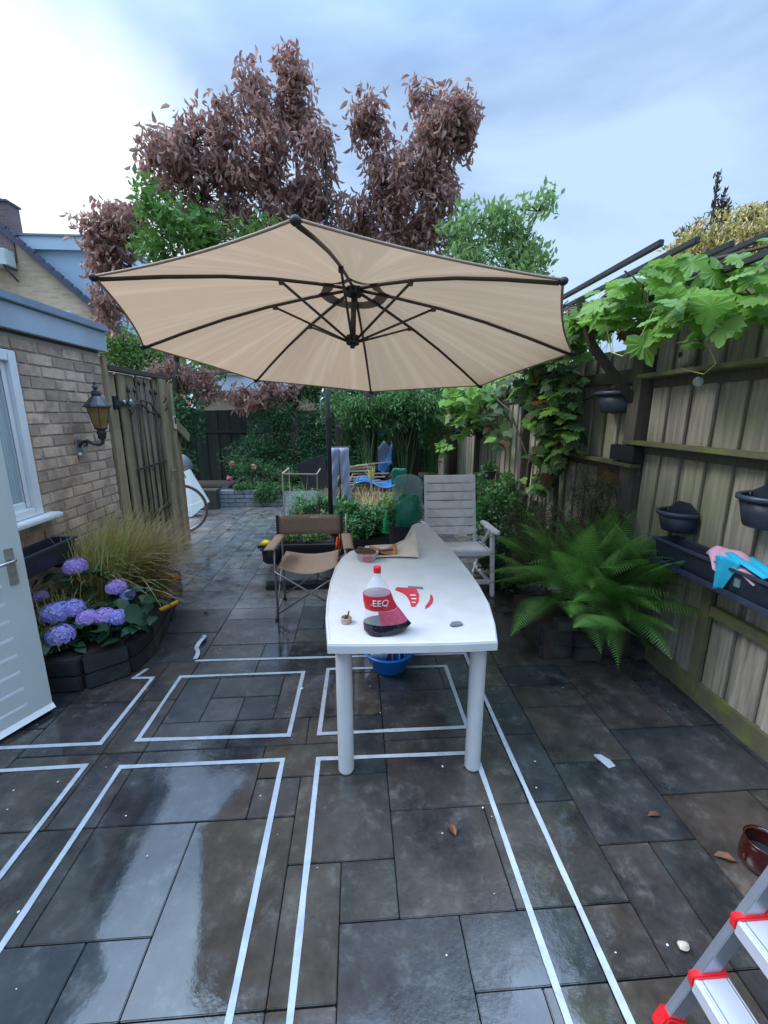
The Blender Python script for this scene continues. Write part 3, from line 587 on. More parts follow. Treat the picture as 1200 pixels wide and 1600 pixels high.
MB().box((-2.187, LY-.04, 1.41), (.012, .055, .13)).blob((-2.18, LY-.04, 1.475), (.012, .022, .022)).blob((-2.18, LY-.04, 1.345), (.012, .02, .02)).build('wall_plate', M['silver'], la)

# ------------------------------------------------------------------ open white door in the foreground
door = thing('open_door', 'white painted door standing open at the left edge with grooved panel', 'door', (-1.76, 2.27, 0))
DD = Vector((-.417, -.909, 0)); DN = Vector((.909, -.417, 0)); DP = Vector((-1.76, 2.27, 0))
def dpt(s, z, n=0): return DP+DD*s+DN*n+Vector((0, 0, z))
def dbox(mb, s0, s1, z0, z1, n0, n1):
    vs = [dpt(s, z, n) for s in (s0, s1) for z in (z0, z1) for n in (n0, n1)]
    return mb.add(vs, [(0, 1, 3, 2), (4, 6, 7, 5), (0, 4, 5, 1), (2, 3, 7, 6), (0, 2, 6, 4), (1, 5, 7, 3)])
dbox(MB(), 0, .88, .035, 2.10, -.045, 0).build('door_leaf', M['door_paint'], door, bevel=.003)
for k in range(8):
    z = .115+k*.098
    r = MB(); r.add([dpt(.12, z, .0005), dpt(.84, z, .0005), dpt(.84, z+.012, .006), dpt(.12, z+.012, .001), dpt(.84, z+.02, .0005), dpt(.12, z+.02, .0005)], [(0, 1, 2, 3), (3, 2, 4, 5)])
    r.build('groove', M['white_paint'], door)
MB().add([dpt(0, .028, .001), dpt(.88, .028, .001), dpt(.88, .028, .022), dpt(0, .028, .022), dpt(0, .055, .001), dpt(.88, .055, .001)], [(0, 1, 2, 3), (3, 2, 5, 4)]).build('drip_strip', M['white_paint'], door)
dbox(MB(), .045, .085, .80, .995, .0005, .006).build('handle_plate', M['plate_metal'], door, bevel=.001)
MB().tube([dpt(.065, .935, .004), dpt(.065, .935, .045), dpt(.08, .935, .055), dpt(.20, .928, .055)], .009, 8).build('handle', M['silver'], door, smooth=True)
MB().tube([dpt(.065, .865, .005), dpt(.065, .865, .009)], .009, 12).build('lock_cylinder', M['silver'], door)
dbox(MB(), .155, .6, .80, .93, .001, .012).build('letterbox', M['black'], door, bevel=.003)
dbox(MB(), .150, .605, .785, .80, .001, .018).build('letterbox_ledge', M['white_paint'], door)

# ------------------------------------------------------------------ gate, post and shed behind the extension
gate = thing('garden_gate', 'tall weathered wooden gate with iron lattice beside the brick extension', 'gate', (-2.2, 4.7, 0))
y = 4.13
for k, w in enumerate((.12, .14, .14, .14, .14, .12)):
    MB().box((-2.215+(0.012 if k % 2 else 0), y+w/2, 1.04), (.02, w, 1.98)).build('board', M['gate_wood'], gate, bevel=.002)
    y += w+.036
MB().box((-2.235, 4.65, 1.04), (.014, 1.06, 1.96)).build('backing', M['dark_wood'], gate)
MB().box((-2.2, 4.72, 2.065), (.07, 1.22, .045)).build('top_cap', M['dark_wood'], gate, bevel=.003)
ir = MB()
for k in range(6):
    yy = 4.42+k*.115; h = 1.86-abs(k-2.5)*.0+(.08 if k in (2, 3) else 0)
    MB().tube([(-2.175, yy, .45), (-2.175, yy, h)], .0075, 6).tube([(-2.175, yy, h), (-2.175, yy, h+.02), (-2.175, yy, h+.035), (-2.175, yy, h+.08)], [.007, .016, .014, .002], 6).build('iron_bar', M['rust_iron'], gate, smooth=True)
for z in (.62, 1.12): MB().bar((-2.165, 4.38, z), (-2.165, 5.04, z+.02), .012, .022).build('iron_rail', M['rust_iron'], gate)
MB().tube([(-2.165, 4.36, 1.70), (-2.165, 4.5, 1.76), (-2.165, 4.62, 1.76), (-2.165, 4.78, 1.68), (-2.165, 5.02, 1.66)], .009, 6).tube([(-2.165, 4.4, 1.66), (-2.165, 4.6, 1.80), (-2.165, 4.8, 1.78), (-2.165, 5.02, 1.62)], .008, 6).build('iron_scroll', M['rust_iron'], gate, smooth=True)
MB().box((-2.18, 4.26, 1.76), (.02, .26, .045)).box((-2.176, 4.15, 1.76), (.025, .035, .12)).build('strap_hinge', M['black_metal'], gate)
MB().blob((-2.165, 4.42, 1.77), (.015, .03, .03)).blob((-2.165, 4.30, 1.77), (.012, .022, .02)).build('hinge_boss', M['silver'], gate)
gp = thing('gate_post', 'broad weathered gate post carrying a small thermometer', 'post', (-2.2, 5.2, 0))
MB().box((-2.19, 5.145, 1.02), (.06, .17, 2.04)).build('post', M['gate_wood'], gp, bevel=.004)
MB().box((-2.17, 5.275, 1.0), (.10, .085, 2.0)).build('post', M['gate_wood'], gp, bevel=.004)
MB().box((-2.158, 5.12, .98), (.004, .025, .17)).tube([(-2.15, 5.12, 1.02), (-2.13, 5.12, 1.02), (-2.13, 5.19, 1.02)], .007, 6).build('latch', M['silver'], gp)
MB().tube([(-2.155, 5.13, 1.78), (-2.13, 5.14, 1.83), (-2.15, 5.16, 1.86)], .007, 5).tube([(-2.155, 5.15, 1.70), (-2.13, 5.16, 1.73), (-2.15, 5.18, 1.76)], .007, 5).build('hook', M['black_metal'], gp)
th = thing('thermometer', 'small cream thermometer fixed to the gate post', 'thermometer', (-2.11, 5.27, 1.6))
MB().box((-2.112, 5.26, 1.565), (.012, .06, .15)).build('case', M['board'], th, bevel=.002)
MB().box((-2.104, 5.262, 1.585), (.004, .034, .075)).build('dial', M['black'], th)
shed = thing('lean_to_shed', 'small lean-to of reddish boards behind the gate post', 'shed', (-2.3, 5.5, 0))
for k in range(3): MB().box((-2.22-.004*k, 5.36+k*.115, .76), (.02, .108, 1.52-.05*k)).build('board', M['orange_wood'], shed, bevel=.002)
for k in range(7): MB().box((-2.29-k*.118, 5.68, .7), (.11, .02, 1.4)).build('board', M['orange_wood'], shed, bevel=.002)
MB().bar((-2.17, 5.26, 1.62), (-2.17, 5.78, 1.36), .03, .11).build('barge_board', M['gate_wood'], shed)
MB().bar((-2.65, 5.20, 1.66), (-2.65, 5.76, 1.38), .92, .02).build('roof', M['dark_wood'], shed)

# ------------------------------------------------------------------ raised flower bed at the left
bed = thing('flower_bed', 'raised bed of dark sleepers along the left wall', 'planter', (-1.8, 3, 0))
outer = [(-2.18, 2.45), (-1.70, 2.47), (-1.51, 2.62), (-1.49, 2.85), (-1.72, 3.95), (-2.18, 4.05)]
for (a, b) in zip(outer[:-1], outer[1:]):
    for k in range(2):
        L_ = (Vector(b)-Vector(a)).length; d = (Vector(b)-Vector(a)).normalized(); a_ = Vector(a)+d*.004*k; 
        MB().bar((a_.x, a_.y, .055+.105*k), (b[0], b[1], .055+.105*k), .085-.006*k, .10).build('sleeper', M['sleeper'], bed, bevel=.008)
MB().prism([(-2.17, 2.5), (-1.71, 2.52), (-1.54, 2.64), (-1.53, 2.85), (-1.75, 3.9), (-2.17, 4.0)], .0, .2).build('soil', M['soil'], bed)
# yellow and orange toy pieces on the bed edge
yl = MB()
for k in range(7): yl.box((-1.83+.045*k, 3.62-.01*k, .30+.003*(k % 2)), (.036, .05, .035), rz=.1)
yl.box((-1.70, 3.60, .285), (.33, .03, .02))
tag(yl.build('yellow_edging', M['orange'], bevel=.004), 'strip of yellow-orange ridged plastic lying on the bed edge', 'plastic strip')
os_ = thing('orange_stick', 'short red and yellow striped stick poking from the bed corner', 'stick', (-1.45, 3.2, .2))
MB().bar((-1.53, 3.13, .19), (-1.40, 3.19, .235), .022, .014).build('stick', M['redorange'], os_)
MB().bar((-1.53, 3.13, .203), (-1.40, 3.19, .248), .022, .010).build('stripe', M['yellow'], os_)
# hydrangea
hy = thing('hydrangea', 'hydrangea with blue and purple mophead flowers beside the door', 'plant', (-1.85, 2.75, .2))
def head(c, r, m, n=46):
    q = MB(); gold = PI*(3-5**.5)
    for k in range(n):
        z = 1-1.45*(k+.5)/n; rr = math.sqrt(max(0, 1-z*z)); a = gold*k; d = Vector((rr*math.cos(a), rr*math.sin(a), z)); p = Vector(c)+Vector((d.x*r, d.y*r, d.z*r*.72))*random.uniform(.88, 1.08)
        X = d.cross(Vector((.3, .2, 1))).normalized(); Y = d.cross(X); w = random.uniform(0, PI); s = random.uniform(.019, .026)
        for i in range(4):
            b = w+i*PI/2; e = X*math.cos(b)+Y*math.sin(b); f_ = X*math.cos(b+PI/2)+Y*math.sin(b+PI/2)
            q.add([p, p+e*s*.6-f_*s*.5+d*.005, p+e*s*1.1+d*random.uniform(-.004, .006), p+e*s*.6+f_*s*.5+d*.005], [(0, 1, 2, 3)])
    h = q.build('flower_head', m, hy); return h
heads = [((-1.96, 2.95, 0.63), .07, 'petal_p'), ((-1.90, 2.62, 0.44), .082, 'petal_b'), ((-1.83, 2.66, 0.45), .065, 'petal_b'), ((-1.83, 2.52, 0.34), .076, 'petal_b'), ((-1.72, 2.62, 0.40), .056, 'petal_p'),
         ((-1.64, 2.66, 0.39), .06, 'petal_p'), ((-1.57, 2.68, 0.37), .058, 'petal_b'), ((-1.68, 2.90, 0.49), .06, 'petal_p'), ((-1.61, 2.90, 0.43), .04, 'petal_b'), ((-2.12, 2.80, 0.48), .04, 'petal_p')]
for c, r, m in heads:
    head(c, r, M[m]); MB().tube([(c[0], c[1], c[2]), (c[0]-.03, c[1]+.08, .18)], .004, 5).build('stem', M['hyd_leaf'], hy)
def serr(n=7):
    v = [(0, 0, 0)]; f = []
    for i in range(1, n):
        t = i/n; w = .34*math.sin(PI*min(1, t*1.05))**.8+.0; z = -.25*t*t
        v += [(-w, t+(.02 if i % 2 else -.01), z+.07*w*2), (0, t, z), (w, t+(.02 if i % 2 else -.01), z+.07*w*2)]
    v.append((0, 1.06, -.3)); 
    f += [(0, 2, 1), (0, 3, 2)]
    for i in range(n-2):
        a = 1+3*i; f += [(a, a+1, a+4, a+3), (a+1, a+2, a+5, a+4)]
    a = 1+3*(n-2); f += [(a, a+1, len(v)-1), (a+1, a+2, len(v)-1)]
    return MB().add(v, f).mesh('leaf', M['hyd_leaf'], smooth=True)
hl = serr()
for k in range(240):
    c, r, m = random.choice(heads); p = Vector(c)+Vector((random.gauss(0, .09), random.gauss(.05, .09), random.uniform(-.13, -.02))); p.z = max(p.z, .25)
    d = Vector((random.gauss(.25, .7), random.gauss(-.3, .7), random.uniform(-.25, .35))); R = frames(np.array([list(d)]), (0, 0, 1))[0]
    R = R if R[2, 2] > 0 else R@np.diag([-1, 1, -1]); inst('leaf', hl, hy, p, R=Matrix(R.tolist()), sc=random.uniform(.07, .125))
R = frames(np.array([[.5, -.55, -.35]]), (0, 0, 1))[0]; R = R if R[2, 2] > 0 else R@np.diag([-1, 1, -1])
inst('leaf', hl, hy, (-1.52, 2.72, 0.44), R=Matrix(R.tolist()), sc=.17)
# feather grasses
def blades(name, label, base, br, n, length, lean, m, w=.003, seg=6, up=1., group=None, droop=1.):
    V = []; F = []
    for k in range(n):
        a = RS.uniform(0, 2*PI); r = br*math.sqrt(RS.rand()); p = np.array([base[0]+r*math.cos(a), base[1]+r*math.sin(a)*1.3, base[2]])
        d = np.array([RS.normal()*.35+lean[0], RS.normal()*.35+lean[1], up*RS.uniform(.7, 1.3)]); d /= np.linalg.norm(d); ln = length*RS.uniform(.5, 1.15); dr = RS.uniform(.5, 1.4)*droop
        side = np.cross(d, [0, 0, 1]); side /= np.linalg.norm(side)+1e-6; o = len(V)
        for s in range(seg+1):
            t = s/seg; q = p+d*ln*t+np.array([lean[0]*.6, lean[1]*.6, -1])*ln*.45*t*t*dr; ww = w*(1-t*.9)
            V += [q-side*ww, q+side*ww]
        F += [(o+2*s, o+2*s+1, o+2*s+3, o+2*s+2) for s in range(seg)]
    return npmesh(name, V, F, m)
def tuft(label, specs, cat='grass', loc=None, nm_='ornamental_grass', group=None):
    t = thing(nm_, label, cat, loc or specs[0][0], group)
    for (base, br, n, ln, lean, m, w, up) in specs:
        o = blades('blades', None, base, br, n, ln, lean, M[m], w, up=up); o.parent = t
        for v in (0,): o.location = -Vector(t.location)
        o['kind'] = 'stuff'
    return t
tuft('big clump of golden feather grass leaning to the right in front of the gate', [((-2.02, 3.35, .2), .20, 1500, 1.0, (.30, -.02), 'blade', .007, 1.8), ((-1.90, 3.6, .2), .18, 900, .95, (.40, -.02), 'dry_blade', .005, 1.6), ((-2.05, 3.6, .2), .15, 160, 1.15, (.2, 0), 'dry_blade', .004, 2.2), ((-1.95, 3.4, .2), .18, 130, 1.1, (.45, -.1), 'dry_blade', .008, 1.3)])
tuft('wispy yellow-green grass between the door and the hydrangea', [((-2.0, 2.75, .2), .12, 420, .5, (.2, -.15), 'blade', .005, 1.2)])
tuft('low dry trailing grass spilling over the bed corner', [((-1.62, 3.35, .22), .1, 320, .28, (.45, -.1), 'dry_blade', .0022, .8)])
P_, Cq = crown([((-1.68, 3.3, .27), (.16, .32, .04), 3)], 12, 40, .03)
o = npmesh('ground_cover', *scatter(NEEDLE, P_, RS.normal(size=P_.shape)+np.array([0, 0, 1.]), RS.uniform(.02, .045, len(P_)), wid=1.6), M['mid_leaf'], kind='stuff'); tag(o, 'mossy green ground cover on the bed beside the yellow strip', 'ground cover')

# ------------------------------------------------------------------ neighbours' houses behind
gh = thing('gable_house', 'yellow brick gable house with dark verge and chimney behind the extension', 'house', (-9, 14, 0))
gpoly = [(-16.5, 0), (-6.9, 0), (-6.9, 4.05), (-9.62, 6.55), (-16.5, 6.55)]
v0 = [(x, 14, z) for x, z in gpoly]; v1 = [(x, 19, z) for x, z in gpoly]; n_ = 5
MB().add(v0+v1, [(0, 1, 2, 3, 4), (1, 6, 7, 2), (2, 7, 8, 3), (3, 8, 9, 4), (9, 8, 7, 6, 5), (0, 5, 6, 1), (0, 4, 9, 5)]).build('wall', M['gable_brick'], gh)
MB().bar((-9.75, 13.92, 6.72), (-6.72, 13.92, 3.93), .16, .14).build('verge', M['roof'], gh)
MB().bar((-9.7, 16.55, 6.60), (-6.7, 16.55, 3.84), 4.9, .10).build('roof', M['tiles_roof'], gh)
for k in range(14):
    t_ = k/13.; MB().box((-9.6+2.85*t_, 13.86, 6.68-2.63*t_), (.19, .05, .10), R=Matrix.Rotation(math.radians(43), 3, 'Y')).build('verge_tile', M['roof'], gh)
ch = MB().box((-9.78, 14.18, 6.55), (.66, .46, 1.5)).build('chimney', M['chimney_brick'], gh)
MB().box((-9.78, 14.18, 7.32), (.74, .54, .05)).lathe((-9.85, 14.18, 7.34), [(.12, 0), (.14, .12), (.10, .14)], 12).build('chimney_cap', M['roof'], ch)
MB().tube([(-6.78, 13.9, 0), (-6.78, 13.9, 4.0)], .06, 10).build('drainpipe', M['dormer'], gh)
dm = thing('dormer', 'pale blue flat-roofed dormer block behind the dark gable verge', 'building', (-8, 16, 5))
MB().box((-8.1, 15.7, 5.0), (2.5, 2.9, 2.4)).build('wall', M['dormer'], dm); MB().box((-8.1, 15.65, 6.37), (2.6, 3.06, .34)).build('fascia', M['dormer_top'], dm); MB().box((-8.1, 15.65, 6.56), (2.7, 3.14, .05)).build('roof_trim', M['zinc'], dm)
def ac(x, z, w, h, label):
    a = thing('air_conditioner', label, 'air conditioner', (x, 13.8, z), 'outdoor air conditioner units on the gable wall')
    MB().box((x, 13.72, z), (w, .36, h)).build('case', M['ac'], a, bevel=.02)
    MB().lathe((0, 0, 0), [(.0, 0), (.2, 0), (.22, .02), (.2, .03)], 20).build('fan_grille', M['stone'], a).matrix_basis = Matrix.Translation((-.12, -.30, 0)) @ Matrix.Rotation(PI/2, 4, 'X')
    MB().bar((x+w/2-.08, 13.98, z-h/2-.02), (x+w/2-.08, 13.5, z-h/2-.02), .04, .04).bar((x+w/2-.08, 13.98, z-h/2-.3), (x+w/2-.08, 13.52, z-h/2-.03), .04, .04).build('bracket', M['roof'], a)
ac(-9.86, 5.82, .85, .42, 'pale air conditioner high on the gable wall near the chimney')
ac(-8.35, 4.28, .75, .38, 'pale air conditioner low on the gable wall just above the grey fascia')
fh = thing('far_brick_house', 'tan brick house with white upper wall glimpsed through the branches', 'house', (-3.5, 15, 0))
MB().box((-3.0, 16.5, 1.15), (4.6, 3, 2.3)).build('wall', M['far_brick'], fh); MB().box((-2.9, 16.6, 3.2), (4.2, 2.8, 1.76)).build('upper_wall', M['far_white'], fh)
MB().box((-3.0, 14.98, 2.33), (4.8, .25, .10)).build('gutter', M['tiles_roof'], fh)
for x in (-4.1, -2.9, -1.7): w_ = MB().box((x, 15.15, 3.3), (.8, .06, .8)).build('window', M['white_paint'], fh); MB().box((x, 15.10, 3.3), (.68, .05, .68)).build('pane', M['pane'], w_)

# ------------------------------------------------------------------ back fence and grey block wall
bf = thing('back_fence', 'dark vertical board fence closing the far end of the garden', 'fence', (-1, 10.5, 0))
x = -5.3; k = 0
while x < 2.0:
    MB().box((x+.07, 10.5+(.012 if k % 2 else -.012), .86+random.uniform(-.012, .012)), (.142, .02, 1.74)).build('board', M['back_fence'], bf); x += .137; k += 1
for xx in (-3.95, -1.9, 0.2): MB().box((xx, 10.44, .92), (.08, .08, 1.84)).build('post', M['back_fence'], bf)
MB().box((-1.7, 10.47, 1.25), (7.2, .025, .07)).build('rail', M['back_fence'], bf)
bw = thing('block_wall', 'low wall of grey blocks at the far end of the path', 'wall', (-1.2, 7.85, 0))
MB().box((-1.25, 7.99, .16), (2.5, .10, .30)).box((-2.47, 8.9, .16), (.1, 1.7, .30)).build('core', M['joint'], bw)
for r in range(4):
    x = -2.52-(0 if r % 2 else .12); 
    while x < -.05:
        x0 = max(x, -2.52); x1 = min(x+.30, 0); 
        if x1-x0 > .03: MB().box(((x0+x1)/2, 7.88+random.uniform(-.004, .004), .037+r*.076), (x1-x0-.007, .12, .069)).build('block', M['block'], bw, bevel=.004)
        x += .30
MB().box((-3.1, 9.3, .1), (1.1, .9, .2)).build('corner_bed', M['soil'], bw)
MB().prism([(-2.4, 8.05), (1.9, 8.05), (1.9, 10.4), (-2.4, 10.4)], 0, .26).build('soil', M['soil'], bw)

# ------------------------------------------------------------------ trees
def tree(name, label, cat, blobs, nsub, per, spread, tpl, size, m, down=0., base=None, fork=None, limbs=(), trunk_r=.12, wid=1., parts=250, bark='bark', group=None, roll=None, tw=.5, twr=.006, up=0., leafname='leaf', m2=None, f2=0):
    b0 = base or blobs[0][0]; t = thing(name, label, cat, b0 if base else (b0[0], b0[1], 0), group)
    P, Q = crown(blobs, nsub, per, spread); D = RS.normal(size=P.shape); D[:, 2] -= down; D[:, 2] += up
    sz = size*RS.uniform(.65, 1.25, len(P))
    camd = np.linalg.norm(P-np.array([0, 0, 1.67]), axis=1); idx = np.argsort(camd); near = idx[:max(parts*3, 1)]; RS.shuffle(near); near = near[:parts]; keep = np.ones(len(P), bool); keep[near] = False
    if parts: leafparts(leafname, tpl_mesh(leafname, tpl, m), P[near], D[near], sz[near], t, roll)
    if m2 is not None:
        pick = RS.rand(len(P)) < f2; npmesh('foliage', *scatter(tpl, P[keep & pick], D[keep & pick], sz[keep & pick], roll, wid), m2, t, 'stuff'); keep &= ~pick
    npmesh('foliage', *scatter(tpl, P[keep], D[keep], sz[keep], roll, wid), m, t, 'stuff')
    nodes = []
    if base:
        pts = [Vector(base)]+[Vector(p) for p in fork]; r = [trunk_r*(1-.5*i/len(pts)) for i in range(len(pts))]
        MB().tube(pts, r, 12).build('trunk', M[bark], t, smooth=True); nodes += fork[-1:]
        for lb in limbs:
            q = [Vector(fork[-1])]+[Vector(p) for p in lb]; rr = [trunk_r*.5*(1-.8*i/len(q)) for i in range(len(q))]
            MB().tube(q, rr, 8).build('limb', M[bark], t, smooth=True)
            for a, b in zip(q, q[1:]): nodes += [tuple(a.lerp(b, .5)), tuple(b)]
    else: nodes = [tuple(b[0]) for b in blobs]
    if tw: mb = MB(); twigs(mb, Q, nodes, twr, tw); mb.build('twigs', M['twig'], t, kind='stuff')
    return t
# big tree with dried brown leaves
bb = [((-2.74, 8.80, 6.18), (.75, .6, .40), 1.3), ((-3.13, 8.60, 5.78), (.45, .5, .45), .8), ((-1.68, 8.90, 6.22), (.7, .7, .75), 2.2), ((-1.69, 8.90, 6.97), (.22, .3, .35), .5), ((-0.98, 8.90, 7.00), (.30, .35, .65), 1.0), ((-1.02, 8.90, 7.36), (.15, .2, .25), .25),
      ((-0.74, 8.80, 5.86), (.48, .6, .7), 1.3), ((-2.58, 9.10, 5.49), (.8, .6, .6), 1.8), ((-1.31, 9.00, 5.27), (.9, .7, .55), 2.0), ((-0.26, 8.90, 5.05), (.5, .5, .4), .9), ((-3.04, 9.00, 5.02), (.5, .5, .3), .5), ((-2.17, 8.80, 6.57), (.35, .3, .2), .4)]
Pt = lambda u: u
tree('brown_leaved_tree', 'large tree with drooping dried brown leaves behind the umbrella', 'tree', bb, 20, 34, .125, CURL, .16, M['brown_leaf'], down=1.25,
     base=(-1.27, 8.8, .2), fork=[(-1.22, 8.8, 1.0), (-1.24, 8.82, 1.75)], limbs=[[(-1.75, 8.8, 2.3), (-2.3, 8.8, 3.3), (-2.5, 8.8, 4.6), (-2.74, 8.80, 6.18)], [(-1.3, 8.9, 3.0), (-1.4, 8.9, 4.6), (-1.63, 8.90, 6.97)], [(-.9, 8.8, 2.4), (-1.0, 8.9, 4.0), (-0.98, 8.90, 7.00)], [(-.9, 8.8, 2.4), (-.5, 8.8, 4.2), (-0.45, 8.80, 6.21)]], trunk_r=.12, parts=200, wid=1.1, tw=.9)
b2_ = [((1.69, 8.80, 6.80), (.45, .4, .35), 1.0), ((1.36, 8.80, 6.36), (.35, .4, .5), .8), ((1.92, 8.80, 6.57), (.2, .3, .45), .5), ((1.04, 8.90, 5.60), (.6, .6, .75), 1.9), ((1.49, 8.80, 5.67), (.45, .4, .5), 1.0), ((0.45, 8.80, 6.52), (.16, .2, .5), .5), ((0.17, 8.80, 6.56), (.14, .2, .35), .35), ((0.43, 8.80, 5.79), (.25, .4, .35), .4), ((0.45, 8.90, 5.07), (.5, .5, .5), 1.0), ((1.41, 8.90, 4.88), (.45, .5, .35), .8), ((1.17, 8.80, 6.97), (.15, .15, .2), .15)]
tree('brown_leaved_tree', 'narrower brown-leaved tree rising right of the umbrella top', 'tree', b2_, 20, 34, .125, CURL, .16, M['brown_leaf'], down=1.25,
     base=(.55, 9.0, .2), fork=[(.5, 9.0, 1.2), (.45, 9.0, 2.4)], limbs=[[(.5, 8.9, 3.6), (0.57, 8.90, 4.86), (0.45, 8.80, 6.43)], [(.6, 8.9, 3.6), (1.17, 8.90, 4.98), (1.72, 8.80, 5.88), (1.86, 8.80, 6.67)]], trunk_r=.09, parts=150, wid=1.1, tw=.9, group=None)
b3_ = [((-4.34, 9.20, 4.96), (.42, .4, .4), 1.1), ((-4.74, 9.20, 4.90), (.3, .3, .25), .45), ((-4.69, 9.20, 4.47), (.35, .35, .3), .6), ((-4.04, 9.20, 5.08), (.25, .3, .2), .3), ((-4.63, 9.00, 3.71), (.16, .2, .22), .25), ((-4.50, 9.00, 3.44), (.18, .2, .18), .22)]
tree('brown_leaved_tree', 'small left-hand brown-leaved tree drooping in front of the pale blue dormer', 'tree', b3_, 22, 34, .125, CURL, .16, M['brown_leaf'], down=1.25, base=(-3.4, 9.2, 0), fork=[(-3.5, 9.2, 1.6), (-3.7, 9.2, 3.0)], limbs=[[(-4.0, 9.2, 3.8), (-4.35, 9.20, 4.86)], [(-4.2, 9.1, 3.4), (-4.63, 9.00, 3.71)]], trunk_r=.06, parts=60, wid=1.1, tw=.9)
b4_ = [((-3.19, 9.00, 2.35), (.4, .5, .16), .5), ((-3.53, 8.80, 2.45), (.25, .3, .14), .3), ((-2.08, 8.60, 1.97), (.4, .4, .14), .5), ((-1.41, 8.60, 2.09), (.3, .3, .14), .35), ((-2.97, 9.00, 2.08), (.25, .3, .16), .22)]
tree('hanging_branch', 'brown dry foliage drooping below the left rim of the umbrella', 'branch', b4_, 30, 28, .10, CURL, .14, M['brown_leaf'], down=1.25, base=(-3.19, 9.10, 2.71), fork=[(-2.68, 9.00, 2.65), (-1.65, 8.70, 2.45)], limbs=[[(-3.31, 9.00, 2.41)], [(-2.13, 8.60, 2.09)]], trunk_r=.02, parts=40, wid=1.1, tw=.6)
# green trees
gl = [((-3.05, 8.20, 4.53), (.75, .6, .45), 1.4), ((-3.28, 8.20, 4.76), (.35, .4, .5), .5), ((-2.68, 8.20, 4.59), (.45, .4, .28), .6), ((-1.74, 8.20, 4.58), (.5, .3, .14), .5), ((-3.15, 8.20, 5.04), (.12, .2, .16), .08), ((-2.86, 8.30, 4.28), (.7, .4, .3), .8)]
tree('green_tree', 'bright green bushy tree between the brown crowns above the left umbrella rim', 'tree', gl, 17, 30, .12, LANCE, .15, M['green_leaf'], base=(-3.65, 8.9, .0), fork=[(-3.65, 8.9, 1.4), (-3.3, 8.6, 2.6)], limbs=[[(-2.70, 8.20, 4.44)], [(-3.18, 8.20, 4.81)]], trunk_r=.08, parts=60, wid=1.3, up=.2)
gr_ = [((1.97, 8.20, 4.54), (.5, .5, .35), 1.2), ((2.68, 8.00, 4.78), (.35, .4, .35), .8), ((3.16, 8.00, 5.03), (.22, .25, .16), .3), ((2.35, 8.00, 4.82), (.3, .3, .25), .4), ((2.93, 8.00, 4.35), (.45, .4, .25), .9), ((3.03, 7.90, 4.07), (.35, .3, .22), .6), ((1.85, 8.20, 4.84), (.3, .3, .2), .35), ((2.11, 8.00, 4.08), (.7, .4, .3), .8), ((2.63, 8.00, 3.89), (.6, .5, .35), .8)]
tree('green_tree', 'pale green tree with long leaves behind the right rim of the umbrella', 'tree', gr_, 19, 26, .10, LANCE, .14, M['right_leaf'], base=(1.9, 8.3, 0), fork=[(1.9, 8.3, 1.8), (1.95, 8.2, 3.0)], limbs=[[(2.10, 8.20, 4.14), (1.96, 8.20, 4.74)], [(2.73, 8.00, 4.00), (3.11, 8.00, 4.98)]], trunk_r=.07, parts=120, wid=1.2, up=.9, tw=1)
gm = [((-5.16, 10.40, 2.99), (.5, .5, .45), 1.3), ((-4.55, 10.40, 2.86), (.4, .4, .3), .8), ((-3.54, 10.40, 2.52), (.6, .4, .3), 1.2)]
tree('green_shrub', 'light green shrub showing above the gate beside the drainpipe', 'shrub', gm, 28, 50, .12, OVAL, .08, M['lime_leaf'], base=(-4.6, 10.8, 0), fork=[(-4.6, 10.8, 1), (-4.5, 10.7, 2)], limbs=[[(-4.55, 10.40, 2.86)]], trunk_r=.04, parts=0, tw=.3)
de = [((-3.75, 8.6, 1.3), (.45, .5, .75), 3.2), ((-3.35, 8.7, 1.6), (.35, .4, .5), 1.8), ((-3.5, 8.7, .75), (.3, .4, .4), 1)]
tree('evergreen_shrub', 'dark evergreen with a few red blossoms behind the lean-to', 'shrub', de, 14, 60, .11, OVAL, .07, M['dark_leaf'], base=(-3.6, 8.7, 0), fork=[(-3.6, 8.7, .4), (-3.6, 8.7, .8)], trunk_r=.05, parts=0, tw=.2)
for (u, r_) in (((-2.97, 8.15, 1.82), .05), ((-3.06, 8.20, 2.09), .045), ((-2.87, 8.10, 1.73), .04)):
    pass
# mass of evergreen along the back
bk = [('weeping dark green conifer shrub over the grey block wall', [((-1.7, 9.0, 1.15), (.75, .5, .5), 4), ((-1.5, 8.9, 1.75), (.5, .5, .3), 2), ((-2.2, 8.7, .8), (.45, .4, .3), 1.6), ((-1.2, 8.8, .75), (.6, .4, .35), 2.2)], LANCE, .075, 'dark_leaf', .25),
      ('ivy-like dark shrub right of the tree trunk', [((-.55, 9.2, 1.2), (.5, .4, .75), 4), ((-.35, 9.3, 2.0), (.5, .4, .4), 2.2)], OVAL, .075, 'dark_leaf', 0),
      ('mid green leafy shrub behind the umbrella pole', [((.15, 9.3, 2.1), (.7, .5, .4), 3.2), ((-.9, 9.5, 2.25), (.6, .4, .3), 1.8), ((.0, 9.6, 1.2), (.4, .3, .5), 1.4)], OVAL, .08, 'mid_leaf', 0),
      ('hanging green creeper above the dark trunks', [((.75, 8.2, 1.9), (.75, .5, .42), 4.6), ((.95, 8.0, 1.45), (.45, .35, .35), 2.4), ((1.35, 8.4, 2.1), (.4, .4, .3), 1.4)], LANCE, .085, 'mid_leaf', .7),
      ('dark green shrub in the far right corner', [((1.15, 9.3, 1.1), (.6, .5, .85), 4), ((1.6, 9.4, 1.6), (.35, .4, .5), 1.6)], OVAL, .08, 'dark_leaf', 0),
      ('dark tangled bush between the two old trunks', [((.45, 8.8, .9), (.45, .4, .5), 2), ((-.1, 8.6, .6), (.4, .3, .35), 1.2)], OVAL, .07, 'dark_leaf', 0)]
